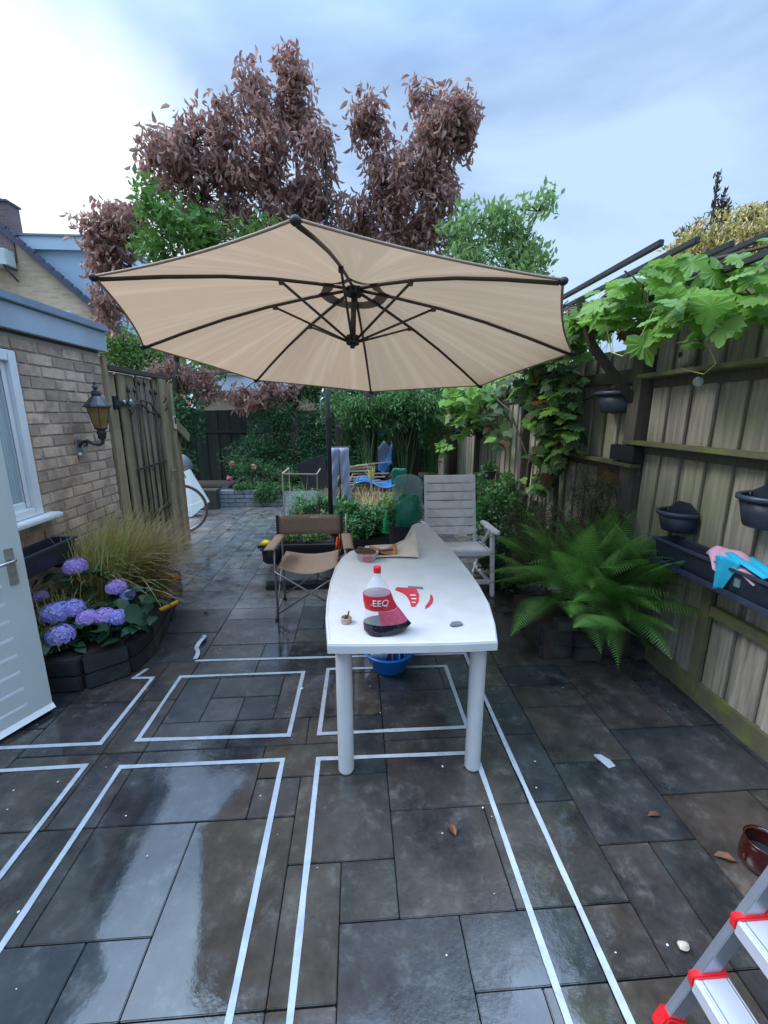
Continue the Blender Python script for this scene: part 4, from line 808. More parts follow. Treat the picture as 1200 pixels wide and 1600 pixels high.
for lb, bl_, tp, sz, m, dn in bk:
    tree('shrub', lb, 'shrub', bl_, 14, 62, .11, tp, sz, M[m], down=dn, base=(bl_[0][0][0], bl_[0][0][1]+.05, .2), fork=[(bl_[0][0][0], bl_[0][0][1], .5), (bl_[0][0][0]+.05, bl_[0][0][1], bl_[0][0][2])], trunk_r=.05, parts=0, tw=.2)
fb = [((-2.05, 8.25, .62), (.45, .2, .16), 1.5), ((-1.5, 8.25, .55), (.4, .2, .16), 1.4)]
tree('rose_shrub', 'rose shrub with one pink and two faded blooms on the grey block wall', 'shrub', fb, 14, 40, .08, LANCE, .07, M['dark_leaf'], base=(-2.0, 8.3, .2), fork=[(-2.0, 8.3, .35), (-2.0, 8.3, .5)], trunk_r=.015, parts=0, tw=.4, m2=M['mid_leaf'], f2=.5)
def rose(c, r, m, n=26):
    q = MB()
    for k in range(n):
        d = Vector((random.gauss(0, 1), random.gauss(-.3, 1), random.gauss(.3, 1))).normalized(); p = Vector(c)+d*r*random.uniform(.5, 1); X = d.cross(Vector((0, .3, 1))).normalized(); Y = d.cross(X); s = r*.5
        q.add([p-X*s-Y*s, p+X*s-Y*s+d*s*.4, p+X*s+Y*s, p-X*s+Y*s+d*s*.4], [(0, 1, 2, 3)])
    return q.build('rose_bloom', m)
for c, m, lb in (((-2.28, 8.00, 0.76), 'rose_pale', 'faded orange-pink bloom at the upper left of the rose shrub'), ((-1.88, 8.00, 0.70), 'rose_pale', 'greenish faded bloom at the right of the rose shrub'), ((-2.33, 7.95, 0.50), 'rose', 'bright pink bloom lowest on the rose shrub')):
    tag(rose(c, .048, M[m]), lb, 'flower')
for c, lb in (((-2.92, 8.00, 1.82), 'small red blossom on the dark evergreen, right-hand'), ((-3.04, 8.00, 1.97), 'small red blossom on the dark evergreen, left-hand')): tag(rose(c, .026, M['redorange']), lb, 'flower')
P_, Cq = crown([((-1.9, 7.95, .33), (.5, .12, .05), 3), ((-1.0, 7.95, .33), (.7, .12, .06), 4), ((-1.72, 7.83, .22), (.2, .05, .12), 1.8), ((-1.4, 7.83, .27), (.3, .05, .08), 1)], 12, 45, .045)
D_ = RS.normal(size=P_.shape)+np.array([0, -.8, -.3]); o = npmesh('trailing_plant', *scatter(LANCE, P_, D_, RS.uniform(.04, .075, len(P_)), wid=1.5), M['mid_leaf'], kind='stuff'); tag(o, 'trailing green ground cover hanging over the grey block wall', 'ground cover')
# golden conifer, spike and bare twigs beyond the fence
cf = [((7.35, 9.2, 4.2), (1.05, .8, 1.25), 7), ((6.6, 9.0, 3.9), (.6, .6, .7), 3), ((8.2, 9.3, 4.7), (.8, .7, 1.0), 4), ((7.8, 9.0, 3.2), (1.0, .8, .9), 3)]
tree('golden_conifer', 'golden-yellow conifer rising beyond the right-hand fence', 'tree', cf, 40, 90, .13, NEEDLE, .10, M['conifer'], base=(7.4, 9.3, 0), fork=[(7.4, 9.3, 1.5), (7.4, 9.3, 3.2)], trunk_r=.12, parts=0, wid=4, up=1.2, m2=M['conifer_in'], f2=.25, tw=.2)
sk = thing('dead_spike', 'dark bare feathery treetop sticking up above the golden conifer', 'treetop', (9.3, 11.5, 4))
q = MB(); q.tube([(8.9, 11.5, 4.5), (8.95, 11.5, 6.2), (8.9, 11.5, 7.4)], [.06, .045, .01], 6)
for a in range(2): q.tube([(8.95, 11.5, 5.9), (9.1+.12*a, 11.5, 6.2+.1*a), (9.12+.14*a, 11.5, 6.9-.2*a)], [.035, .03, .008], 5)
q.build('stem', M['twig'], sk)
P_ = []; 
for a, b in (((8.95, 11.5, 5.9), (8.9, 11.5, 7.4)), ((9.1, 11.5, 6.2), (9.12, 11.5, 6.9)), ((9.22, 11.5, 6.3), (9.26, 11.5, 6.75))):
    for k in range(150): t_ = random.random(); P_.append([a[i]+(b[i]-a[i])*t_+random.gauss(0, .035) for i in range(3)])
P_ = np.array(P_); npmesh('scales', *scatter(LANCE, P_, RS.normal(size=P_.shape)+np.array([0, 0, 1.5]), RS.uniform(.08, .15, len(P_))), M['twig'], sk, 'stuff')
bt = thing('bare_twigs', 'thin bare twigs with a few leaves rising above the vine', 'branches', (3.2, 5, 2.2)); q = MB(); Pl = []
for st in range(5):
    p = Vector((2.62+.12*st, 5.0+.1*st, 2.1)); d = Vector((random.gauss(.05, .22), 0, 1)); r = .0045
    for s in range(9):
        p2 = p+d.normalized()*random.uniform(.09, .13); q.tube([p, p2], [r, r*.85], 4, False)
        if s > 3 and random.random() < .7:
            e = p2+Vector((random.choice((-1, 1))*random.uniform(.08, .2), random.gauss(0, .05), random.uniform(.05, .15))); q.tube([p2, e], [r*.6, r*.3], 4, False); Pl.append(list(e))
        p = p2; d += Vector((random.gauss(0, .3), random.gauss(0, .15), 0)); r *= .84
q.build('twigs', M['twig'], bt, kind='stuff'); Pl = np.array(Pl); leafparts('leaf', tpl_mesh('leaf', LANCE, M['vine_red']), Pl[::2], RS.normal(size=Pl[::2].shape)+np.array([0, 0, -.5]), RS.uniform(.05, .09, len(Pl[::2])), bt)
# ------------------------------------------------------------------ right-hand fence
FX = 2.0
def boards(par, y0, y1, top, x=FX, m='fence', pitch=.19):
    y = y0; k = 0
    back = [MB().box((0, 0, 0), (.018, .13, 1.0)).mesh('board', M[m], bevel=0)]
    front = MB().box((0, 0, 0), (.018, .142, 1.0)).mesh('board', M[m], bevel=.002)
    while y < y1-.05:
        hz = top+random.uniform(-.01, .01)
        inst('board', front, par, (x+.0+random.uniform(-.002, .002), y+.071, .06+hz/2), rot=(0, random.gauss(0, .002), random.gauss(0, .012)), sc=(1, 1, hz-.1))
        inst('board', back[0], par, (x+.024, y+.166, .06+hz/2), rot=(0, 0, random.gauss(0, .01)), sc=(1, 1, hz-.1)); y += pitch+random.uniform(-.006, .006)
f1 = thing('near_fence', 'tall near bay of weathered board fence at the right with mossy foot', 'fence', (2, 1.8, 0))
boards(f1, -.5, 2.88, 2.42)
MB().box((1.985, 1.2, .075), (.035, 3.4, .12)).build('kickboard', M['rail'], f1, bevel=.003)
MB().box((2.045, 1.2, 1.9), (.03, 3.4, .09)).box((2.045, 1.2, .5), (.03, 3.4, .09)).build('rail', M['fence_post'], f1)
MB().box((1.97, 2.955, 1.22), (.10, .12, 2.44)).build('post', M['fence_post'], f1, bevel=.004)
MB().bar((1.965, 2.08, .60), (1.965, .9, .60), .04, .06).build('rail', M['rail'], f1, bevel=.003)
MB().bar((1.972, 2.13, .05), (1.972, 2.13, .80), .03, .07, up=(0, 1, 0)).build('batten', M['rail'], f1, bevel=.003)
f2 = thing('far_fence', 'long lower bay of weathered board fence running to the back of the garden', 'fence', (2, 6, 0))
boards(f2, 3.03, 10.3, 2.12)
MB().box((1.975, 5.3, 1.93), (.045, 4.5, .09)).build('rail', M['fence_post'], f2, bevel=.003)
for y in (4.95, 6.9, 8.8): MB().box((1.96, y, 1.06), (.09, .09, 2.14)).build('post', M['fence_post'], f2, bevel=.003)
def shelf(y0, y1, z, label, w=.09, br=()):
    s = thing('wall_shelf', label, 'shelf', (1.94, (y0+y1)/2, z))
    MB().box((1.99-w/2-.01, (y0+y1)/2, z), (w, y1-y0, .028)).build('plank', M['rail'], s, bevel=.004)
    MB().box((1.983, (y0+y1)/2, z-.045), (.014, y1-y0-.03, .055)).build('batten', M['fence_post'], s)
    for y in br: MB().add([(1.99, y-.012, z-.015), (1.99, y+.012, z-.015), (1.915, y-.012, z-.015), (1.915, y+.012, z-.015), (1.99, y-.012, z-.15), (1.99, y+.012, z-.15)], [(0, 2, 4), (1, 5, 3), (0, 1, 3, 2), (2, 3, 5, 4), (0, 4, 5, 1)]).build('bracket', M['dark_wood'], s)
    return s
shelf(.3, 2.98, 1.47, 'long mossy shelf plank at mid height on the near fence')
shelf(2.86, 3.98, 1.31, 'short shelf plank lower down past the dark fence post', br=(2.92, 3.92))
shelf(.3, 2.86, 1.905, 'dark high shelf plank under the vine on the near fence', w=.12)
MB_ = MB().box((1.93, 2.98, 1.39), (.07, .28, .11)); tag(MB_.build('dark_box', M['black'], bevel=.004), 'small dark box where the two shelves meet at the post', 'box')
MB_ = MB().box((1.96, 3.15, 1.17), (.02, .22, .12)); tag(MB_.build('wood_plaque', M['bat'], bevel=.003), 'small brown wooden plaque under the short shelf', 'plaque')
# wall pots
def halfpot(y, z, r, h, label, x=1.975):
    t = thing('wall_pot', label, 'pot', (x, y, z-h), None)
    A0, A1 = PI/2, 3*PI/2
    MB().lathe((x, y, z-h), [(0, 0), (r*.74, 0), (r*.78, .01), (r*.97, h-.02), (r*.955, h-.02), (r*.76, .012), (0, .012)], 20, A0, A1, sx=1.15).build('bowl', M['pot'], t, smooth=True)
    MB().lathe((x, y, z-h), [(r*.97, h-.025), (r*1.07, h-.018), (r*1.07, h), (r*1.0, h+.004), (r*.95, h-.006)], 20, A0, A1, sx=1.15).build('rim', M['pot_rim'], t, smooth=True)
    MB().add([(x+.002, y-r*1.0, z-h), (x+.002, y+r*1.0, z-h), (x+.002, y+r*1.05, z), (x+.002, y+r*.35, z+.055), (x+.002, y-r*.35, z+.055), (x+.002, y-r*1.05, z)]+[(x+.010, y-r*1.0, z-h), (x+.010, y+r*1.0, z-h), (x+.010, y+r*1.05, z), (x+.010, y+r*.35, z+.055), (x+.010, y-r*.35, z+.055), (x+.010, y-r*1.05, z)],
             [(0, 1, 2, 3, 4, 5), (11, 10, 9, 8, 7, 6), (2, 3, 9, 8), (3, 4, 10, 9), (4, 5, 11, 10), (1, 2, 8, 7), (5, 0, 6, 11)]).build('back_plate', M['pot'], t)
    return t
halfpot(2.42, 1.09, .118, .12, 'empty dark half-round pot on the fence above the fern')
halfpot(1.86, 1.29, .135, .15, 'dark half-round pot cut by the right edge of the view')
hp = halfpot(3.15, 1.82, .17, .15, 'dark half-round pot hanging high beside the diagonal brace under the vine')
def roundpot(c, r, h, label):
    t = thing('hanging_pot', label, 'pot', c)
    MB().lathe(c, [(0, 0), (r*.7, 0), (r, h), (r*1.08, h), (r*1.08, h+.012), (r*.95, h+.012), (r*.68, .01), (0, .01)], 16).build('pot', M['pot'], t, smooth=True)
    P, Q = crown([((c[0], c[1], c[2]+h+.03), (r, r, .05), 1)], 10, 20, .03); npmesh('leaves', *scatter(OVAL, P, RS.normal(size=P.shape), RS.uniform(.03, .06, len(P))), M['mid_leaf'], t, 'stuff')
roundpot((1.86, 5.9, .74), .095, .13, 'small round pot with a plant on the fence behind the white chair')
roundpot((1.9, 6.6, 1.28), .07, .10, 'small dark pot half hidden in the vine near the far fence')
# long trough with lower rail
tr = thing('fence_trough', 'long empty dark grey trough hung on the fence under the cloths', 'planter', (1.88, 1.7, .8))
trough(tr, 1.825, 1.965, 1.15, 2.42, .79, .925)
MB().bar((1.815, 2.45, .80), (1.815, 1.0, .80), .016, .028).build('support_rail', M['pot_rim'], tr, bevel=.002)
for yy in (2.2, 1.5): MB().box((1.81, yy, .808), (.03, .035, .05)).build('clip', M['pot_rim'], tr, bevel=.003)
MB().bar((1.815, 2.2, .78), (1.99, 2.2, .78), .02, .02).bar((1.815, 1.5, .78), (1.99, 1.5, .77), .02, .02).build('bracket', M['pot'], tr)
MB().box((1.828, 1.83, .87), (.006, .03, .04)).build('label_tag', M['clear_green'], tr)
tag(MB().sheet(lambda a, b: (1.845-.055*a+.12*b*(1-a*.3), 2.06-.10*b-.12*a-.06*b*b, .945+.055*math.sin(PI*b)*(1-a)-.045*a*a+.012*math.sin(9*b+3*a)), 10, 12, .003).sheet(lambda a, b: (1.82+.09*b, 1.87-.13*a, .945-.055*a+.02*math.sin(4*b)), 6, 6, .003).build('pink_cloth', M['pink'], smooth=True), 'pink rag draped over the rim of the fence trough', 'cloth')
tag(MB().sheet(lambda a, b: (1.813-.012*math.sin(5*a), 1.955-.13*a*(1-.75*b)-.02*b, .965-.165*b+.02*math.sin(3*a)*(1-b)), 10, 10, .003).sheet(lambda a, b: (1.83+.13*a, 1.93-.22*b-.02*a, .985-.05*b-.02*a+.012*math.sin(7*a)), 8, 8, .003).build('cyan_cloth', M['cyan'], smooth=True), 'bright cyan rag hanging in a point from the trough beside the pink rag', 'cloth')
# bat, bird house, bulb
bt_ = thing('wooden_bat', 'brown round wooden bat hanging handle-down on the fence', 'bat', (1.975, 3.3, 1.1))
MB().lathe((0, 0, 0), [(0, -.005), (.07, -.005), (.074, 0), (.07, .005), (0, .005)], 20, sx=1, sy=1.35).build('blade', M['bat'], bt_).matrix_basis = Matrix.Translation((0, .0, .10)) @ Matrix.Rotation(PI/2, 4, 'Y')
MB().bar((1.975, 3.3, 1.13), (1.975, 3.3, .98), .012, .026).build('handle', M['bat'], bt_)
for o in list(bt_.children):
    if o.name.startswith('blade'):
        for v in o.data.vertices: v.co += LOC[bt_.name]
bh = thing('bird_nest_pouch', 'small woven nest pouch with a round hole under the vine', 'nest box', (1.93, 2.5, 1.98))
MB().lathe((1.93, 2.52, 1.93), [(0, 0), (.03, .01), (.042, .05), (.04, .09), (.022, .13), (0, .14)], 14).build('body', M['fence'], bh, smooth=True)
MB().lathe((0, 0, 0), [(0, 0), (.014, 0), (.016, .002)], 12).build('hole', M['black'], bh).matrix_basis = Matrix.Translation((-.042, .02, .02)) @ Matrix.Rotation(-PI/2, 4, 'Y')
for o in list(bh.children):
    if o.name.startswith('hole'):
        for v in o.data.vertices: v.co += LOC[bh.name]
def bulb(c, label):
    t = thing('string_light_bulb', label, 'bulb', c, 'clear bulbs of the string light on the fence')
    MB().lathe(c, [(0, -.03), (.018, -.025), (.026, -.008), (.024, .008), (.012, .022)], 14).build('globe', M['clear'], t, smooth=True)
    MB().lathe(c, [(.013, .02), (.013, .05), (0, .052)], 10).build('socket', M['black'], t)
bulb((1.87, 2.33, 1.84), 'clear round bulb hanging under the high shelf'); bulb((1.92, 3.0, 1.83), 'clear round bulb beside the dark fence post'); bulb((1.93, 4.25, 1.62), 'clear round bulb hanging on the fence near the short shelf'); bulb((1.9, 5.0, 1.72), 'clear round bulb on the black cable loop behind the vine')
cb = MB(); pts = [(1.95, .4, 1.92), (1.93, 1.3, 1.80), (1.90, 2.0, 1.92), (1.87, 2.33, 1.89), (1.93, 2.95, 1.90), (1.93, 3.6, 1.78), (1.94, 4.25, 1.68), (1.9, 4.7, 1.62), (1.9, 5.0, 1.78), (1.92, 5.6, 1.95), (1.92, 6.8, 1.85)]
tag(cb.tube(pts, .005, 5).build('light_cable', M['black'], smooth=True), 'black string-light cable looping along the fence', 'cable')
tag(MB().tube([(1.93, 3.9, 1.35), (1.88, 3.85, 1.15), (1.87, 3.95, .98), (1.9, 4.2, .90), (1.94, 4.5, .92)], .012, 6).build('hose_loop', M['black'], smooth=True), 'black hose looping down the fence under the vine', 'hose')
# ------------------------------------------------------------------ trellis bars, brace and vine
tb = thing('trellis', 'row of dark battens carrying the grape vine above the fence', 'trellis', (1.8, 3.2, 2.5))
for x, ya, yb, z in ((1.50, 2.24, 5.3, 2.48), (1.69, 2.25, 5.0, 2.50), (1.88, 2.26, 4.6, 2.49), (2.07, 2.5, 4.4, 2.50), (1.78, 1.2, 3.6, 2.34), (2.12, 1.4, 3.2, 2.56)): MB().bar((x, ya, z), (x, yb, z), .026, .03).build('batten', M['fence_black'], tb, bevel=.003)
for y in (3.4, 4.5): MB().bar((1.46, y, 2.44), (2.2, y, 2.44), .03, .04).build('cross_bar', M['dark_wood'], tb)
MB().bar((1.62, 3.02, 2.12), (1.93, 2.98, 1.76), .05, .05).bar((1.5, 3.02, 2.42), (1.62, 3.02, 2.12), .045, .045).build('brace', M['dark_wood'], tb, bevel=.003)
def grape():
    pts = []; 
    lob = [(0, -.02), (.12, -.10), (.30, -.16), (.36, -.05), (.46, .0), (.40, .12), (.50, .28), (.38, .33), (.42, .46), (.28, .42), (.24, .56), (.14, .60), (.10, .74), (0, .86)]
    out = lob+[(-x, y) for x, y in reversed(lob[1:-1])]
    v = [(0, .22, -.03)]+[(x, y, -.28*(x*x)-.16*max(0, y-.25)**1.5+.03*((i % 2)*2-1)*.6) for i, (x, y) in enumerate(out)]
    n = len(out); return np.array(v), np.array([(0, 1+i, 1+(i+1) % n) for i in range(n)])
GR_ = grape()
vine = thing('grape_vine', 'grape vine with big lobed leaves over the trellis and fence', 'plant', (1.9, 4.6, 0))
vm = MB()
vm.tube([(1.88, 4.65, 0), (1.86, 4.6, .45), (1.92, 4.68, .9), (1.86, 4.5, 1.15), (1.93, 4.3, 1.5), (1.88, 4.1, 1.9), (1.8, 3.8, 2.35), (1.8, 3.2, 2.5), (1.85, 2.4, 2.45), (1.9, 1.6, 2.35)], [.03, .028, .027, .025, .022, .02, .017, .014, .01, .006], 8)
vm.tube([(1.92, 3.95, 0), (1.9, 3.9, .5), (1.93, 3.98, 1.0), (1.9, 4.0, 1.5), (1.85, 4.0, 2.0)], [.02, .02, .018, .014, .01], 8).tube([(1.86, 4.5, 1.15), (1.85, 5.2, 1.7), (1.75, 6.0, 2.0), (1.5, 6.6, 2.1)], [.015, .012, .01, .006], 6)
vm.build('stem', M['vine_wood'], vine, smooth=True)
vs_ = MB()
for k in range(26):
    y = random.uniform(1.6, 4.6); x = random.uniform(1.45, 2.1); p = [(x, y, 2.42)]; d = Vector((random.gauss(-.1, .3), random.gauss(-.5, .4), random.gauss(-.2, .1)))
    for s in range(4): q_ = Vector(p[-1])+d*.14; p.append(tuple(q_)); d += Vector((0, 0, -.16))
    vs_.tube(p, [.005, .0045, .004, .003, .002], 4, False)
vs_.build('shoots', M['vine_wood'], vine, kind='stuff')
tm_ = MB()
for pts in ([(1.55, 2.75, 2.2), (1.52, 2.6, 2.02), (1.50, 2.45, 1.98), (1.53, 2.35, 2.08), (1.55, 2.3, 2.2)], [(1.7, 2.1, 2.0), (1.72, 2.05, 1.9), (1.75, 2.15, 1.86), (1.74, 2.3, 1.9)]): tm_.tube(pts, .0035, 5, False)
tm_.build('tendril', M['tendril'], vine, smooth=True)
gmesh = {k: tpl_mesh('leaf', GR_, M[k]) for k in ('vine_leaf', 'vine_dark', 'vine_red')}
VR = []   # (centre, radii, n, size, material weights)
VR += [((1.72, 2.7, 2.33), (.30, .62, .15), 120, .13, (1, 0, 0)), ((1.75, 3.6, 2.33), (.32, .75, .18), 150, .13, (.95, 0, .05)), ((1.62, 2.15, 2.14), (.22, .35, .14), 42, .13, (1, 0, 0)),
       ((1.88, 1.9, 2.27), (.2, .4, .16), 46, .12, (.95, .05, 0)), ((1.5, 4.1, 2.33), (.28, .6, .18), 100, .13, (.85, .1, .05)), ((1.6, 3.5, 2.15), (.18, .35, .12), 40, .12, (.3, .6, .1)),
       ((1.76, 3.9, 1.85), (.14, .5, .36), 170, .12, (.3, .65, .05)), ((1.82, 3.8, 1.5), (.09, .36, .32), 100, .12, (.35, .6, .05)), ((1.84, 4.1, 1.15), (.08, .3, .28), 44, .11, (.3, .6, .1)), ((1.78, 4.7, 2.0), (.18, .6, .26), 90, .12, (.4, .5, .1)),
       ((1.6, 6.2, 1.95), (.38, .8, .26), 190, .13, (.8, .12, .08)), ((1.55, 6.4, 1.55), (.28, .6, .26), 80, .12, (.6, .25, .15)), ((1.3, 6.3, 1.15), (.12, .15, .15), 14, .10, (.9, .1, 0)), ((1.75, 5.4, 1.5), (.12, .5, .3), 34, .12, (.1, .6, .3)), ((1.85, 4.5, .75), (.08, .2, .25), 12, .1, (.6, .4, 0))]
allv = []
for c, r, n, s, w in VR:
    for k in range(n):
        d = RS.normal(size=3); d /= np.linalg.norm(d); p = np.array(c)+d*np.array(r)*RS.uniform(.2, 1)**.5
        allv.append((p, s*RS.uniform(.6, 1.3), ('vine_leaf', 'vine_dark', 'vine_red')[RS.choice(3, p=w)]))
allv.sort(key=lambda a: np.linalg.norm(a[0]-np.array([0, 0, 1.67])))
def vine_dir(p):
    D = np.array([[RS.normal()*.7-.35, RS.normal()*.7-.3, RS.normal()*.35-.45]]); R = frames(D, (-.35, -.3, 1.0))[0]
    if R[2, 2] < 0: R = R@np.diag([-1, 1, -1])
    return R
rest = {'vine_leaf': [], 'vine_dark': [], 'vine_red': []}
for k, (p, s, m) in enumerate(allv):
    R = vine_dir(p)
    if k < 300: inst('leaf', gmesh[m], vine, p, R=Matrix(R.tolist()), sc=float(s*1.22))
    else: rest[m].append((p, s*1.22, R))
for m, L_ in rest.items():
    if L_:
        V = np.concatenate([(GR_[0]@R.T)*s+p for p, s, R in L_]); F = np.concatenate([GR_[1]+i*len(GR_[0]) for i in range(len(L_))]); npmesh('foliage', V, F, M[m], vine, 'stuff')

# ------------------------------------------------------------------ fern and its neighbours
def frond_mesh(L_=.7, n=26, droop=.5, w=.15):
    v = []; f = []
    def P(t): return Vector((0, L_*t*(1-.12*t), L_*(.42*t-droop*1.05*t*t)))
    for i in range(n):
        t0, t1 = i/n, (i+1)/n; a, b = P(t0), P(t1); r = .0022*(1-t0*.8); o = len(v)
        v += [tuple(a+Vector((-r, 0, 0))), tuple(a+Vector((r, 0, 0))), tuple(b+Vector((r, 0, 0))), tuple(b+Vector((-r, 0, 0)))]; f.append((o, o+1, o+2, o+3))
    for i in range(3, n*2):
        t = i/(n*2); wl_ = w*(math.sin(PI*min(1, .12+t*.88)**.8))*1.0
        if wl_ < .004: continue
        c = P(t); tan = (P(min(1, t+.02))-P(t-.02)).normalized()
        for s in (-1, 1):
            d = (Vector((s, 0, 0))*1.0+tan*.38+Vector((0, 0, -.18))).normalized(); wd = L_/(n*2)*.31; k = 5; o = len(v)
            for q in range(k+1):
                u = q/k; e = c+d*wl_*u+Vector((0, 0, -.10*wl_*u*u)); hw = wd*(1-u**1.5)*(1.15 if q % 2 else .8)+.0004
                v += [tuple(e-tan*hw), tuple(e+tan*hw)]
            f += [(o+2*q, o+2*q+1, o+2*q+3, o+2*q+2) for q in range(k)]
    return MB().add(v, f).mesh('frond', M['fern'])
fern = thing('fern', 'large green fern spreading from a dark planter at the foot of the fence', 'fern', (1.72, 2.75, .3))
fm = [frond_mesh(.66, 21, .55, .12), frond_mesh(.72, 22, .35, .125), frond_mesh(.55, 19, .8, .115)]
for k in range(125):
    a = random.uniform(0, 2*PI); tilt = random.uniform(.0, .85); b = (1.70+random.gauss(0, .12), 2.80+random.gauss(0, .16), .34+random.uniform(-.02, .10))
    el = random.choice((random.uniform(.0, .4), random.uniform(.3, .9), random.uniform(.6, 1.15), random.uniform(.8, 1.25)))
    inst('frond', random.choice(fm), fern, b, R=(Matrix.Rotation(a, 3, 'Z') @ Matrix.Rotation(el, 3, 'X') @ Matrix.Rotation(random.gauss(0, .35), 3, 'Y')), sc=random.uniform(.8, 1.25))
for (bx, by, a, el, s, mi) in ((1.5, 2.66, 2.9, .15, 1.0, 0), (1.62, 2.62, 3.5, .1, .9, 1), (1.72, 2.6, 3.7, .1, .85, 2), (1.42, 2.8, 2.3, .1, 1.1, 0), (1.5, 2.66, 2.6, .25, 1.05, 1), (1.72, 2.7, 3.2, .1, 1.1, 0), (1.75, 2.7, 3.35, .0, .8, 2), (1.65, 2.6, 2.9, .0, .85, 2), (1.8, 2.6, 2.6, .5, 1.1, 1), (1.85, 2.6, 3.0, .75, 1.15, 1)):
    inst('frond', fm[mi], fern, (bx, by, .36), R=(Matrix.Rotation(a, 3, 'Z') @ Matrix.Rotation(el, 3, 'X')), sc=s)
fp = thing('stone_planter', 'low dark stone planter hidden under the fern', 'planter', (1.65, 2.8, 0))
for r in range(2):
    for k in range(4):
        a = .15*r+k*.3; MB().box((1.36+.21*k, 2.66-.05*(k % 2), .052+.105*r), (.20, .12, .10), rz=.1*(k-1.5)).build('stone', M['sleeper'], fp, bevel=.006)
MB().box((1.62, 2.9, .11), (.7, .6, .21)).build('soil', M['soil'], fp); MB().box((1.43, 2.64, .245), (.14, .09, .07)).build('stone', M['slab'], fp, bevel=.006, label='paler grey stone lying on the planter edge')
def finefol(label, c, r, n, ln, m, name='fine_foliage', lean=(0, 0, .8), tpl=NEEDLE, wid=1.):
    P, Q = crown([(c, r, 1)], n, 60, .05); D = RS.normal(size=P.shape)+np.array(lean)
    o = npmesh(name, *scatter(tpl, P, D, ln*RS.uniform(.5, 1.2, len(P)), wid=wid), M[m], kind=None); t = thing(name+'_plant', label, 'plant', (c[0], c[1], max(0, c[2]-r[2]))); o.parent = t; o.location = -Vector(t.location); o.name = 'foliage'; o['kind'] = 'stuff'
    mb = MB(); twigs(mb, Q, [(c[0], c[1], max(.0, c[2]-r[2]))], .0025, .6); mb.build('stems', M['twig'], t, kind='stuff'); return t
finefol('feathery dark green bronze foliage between the white chair and the fern', (1.52, 3.35, .62), (.28, .45, .38), 90, .06, 'fennel', lean=(0, -.2, .9))
finefol('feathery pale stems rising along the fence behind the fern', (1.84, 3.1, .95), (.10, .35, .28), 26, .07, 'fennel', lean=(0, 0, 1.4))
finefol('leafy green shrub behind the white chair arm beside the vine stem', (1.55, 4.75, .62), (.3, .5, .38), 60, .055, 'mid_leaf', tpl=OVAL, name='leafy', lean=(0, 0, .2))
finefol('low dark green plant at the feet of the white chair', (1.5, 4.0, .25), (.3, .4, .25), 50, .06, 'dark_leaf', tpl=OVAL, name='low_leafy', lean=(0, 0, .2))

# ------------------------------------------------------------------ cantilever umbrella
um = thing('cantilever_umbrella', 'large beige cantilever umbrella on a dark pole over the table', 'umbrella', (-.3, 4.78, 0))
HUB = Vector((0, 3.21, 2.485)); nrm = Vector((.043, .144, 1)).normalized()
TIPS = [Vector(p) for p in ((-.20, 1.69, 2.30), (-1.20, 2.25, 2.26), (-1.51, 3.35, 2.11), (-.95, 4.34, 1.95), (.16, 4.64, 1.86), (1.16, 4.08, 1.89), (1.47, 2.98, 2.04), (.91, 1.99, 2.21))]
def cpt(k, u, v):      # u along the rim 0..1 between tips, v from hub 0 to rim 1
    a, b = TIPS[k], TIPS[(k+1) % 8]; e = a.lerp(b, u); mid = 4*u*(1-u)
    e = e + (HUB-e)*.022*mid
    p = HUB.lerp(e, v); sag = nrm*(.045*math.sin(PI*v)-.028*mid*math.sin(PI*v)-.012*mid*v)
    return p+sag+nrm*.03
for k in range(8):
    nu, nv = 12, 14; mb = MB().sheet(lambda a, b: cpt(k, a, .015+.985*b), nu, nv)
    o = mb.build('canopy_panel', M['canopy'], um, smooth=True); uv = o.data.uv_layers.new(name='UVMap')
    for lp in o.data.loops:
        i, j = divmod(lp.vertex_index, nv+1); uv.data[lp.index].uv = ((k+i/nu)/8, j/nv)
    hem = [cpt(k, i/12, 1.0)-nrm*.004 for i in range(13)]; MB().tube(hem, .006, 6).build('hem', M['tan_cloth'], um, smooth=True)
vent = MB()
for k in range(8): vent.sheet(lambda a, b: cpt(k, a, .11+.055*b)-nrm*.006, 6, 1)
vent.build('vent_band', M['tan_cloth'], um, smooth=True)
COL = HUB-nrm*.33
for k, tp in enumerate(TIPS):
    d = (tp-HUB); p = [HUB+d*t+nrm*(.045*math.sin(PI*t)+.010) for t in (0.03, .2, .4, .6, .8, .985)]
    MB().tube(p, .0105, 6).build('rib', M['rib'], um, smooth=True)
    ft = .365; f_ = HUB+d*ft+nrm*(.045*math.sin(PI*ft)-.003)
    MB().tube([COL+d.normalized()*.03, f_], .0085, 6).build('strut', M['rib'], um, smooth=True)
    MB().box(f_, (.03, .03, .03)).build('joint', M['rib'], um); MB().blob(tp+nrm*.02, (.022, .022, .018), jit=0).build('tip_cap', M['black'], um, smooth=True)
MB().tube([HUB+nrm*.02, HUB-nrm*.33], .02, 10).build('mast', M['rib'], um, smooth=True)
MB().tube([COL+nrm*.03, COL-nrm*.025], .045, 14).tube([COL-nrm*.025, COL-nrm*.05], .018, 10).build('collar', M['black'], um, smooth=False)
MB().tube([HUB+nrm*.045, HUB-nrm*.03], .055, 14).build('hub', M['black'], um)
MB().tube([HUB+nrm*.03, HUB+nrm*.14, HUB+Vector((-.05, .3, .30)), (-.22, 4.2, 2.83), (-.3, 4.78, 2.72)], [.02, .02, .025, .025, .025], 8).build('arm', M['pole'], um, smooth=True)
MB().tube([(-.3, 4.78, .04), (-.3, 4.78, 2.78)], .027, 14).build('pole', M['pole'], um, smooth=True)
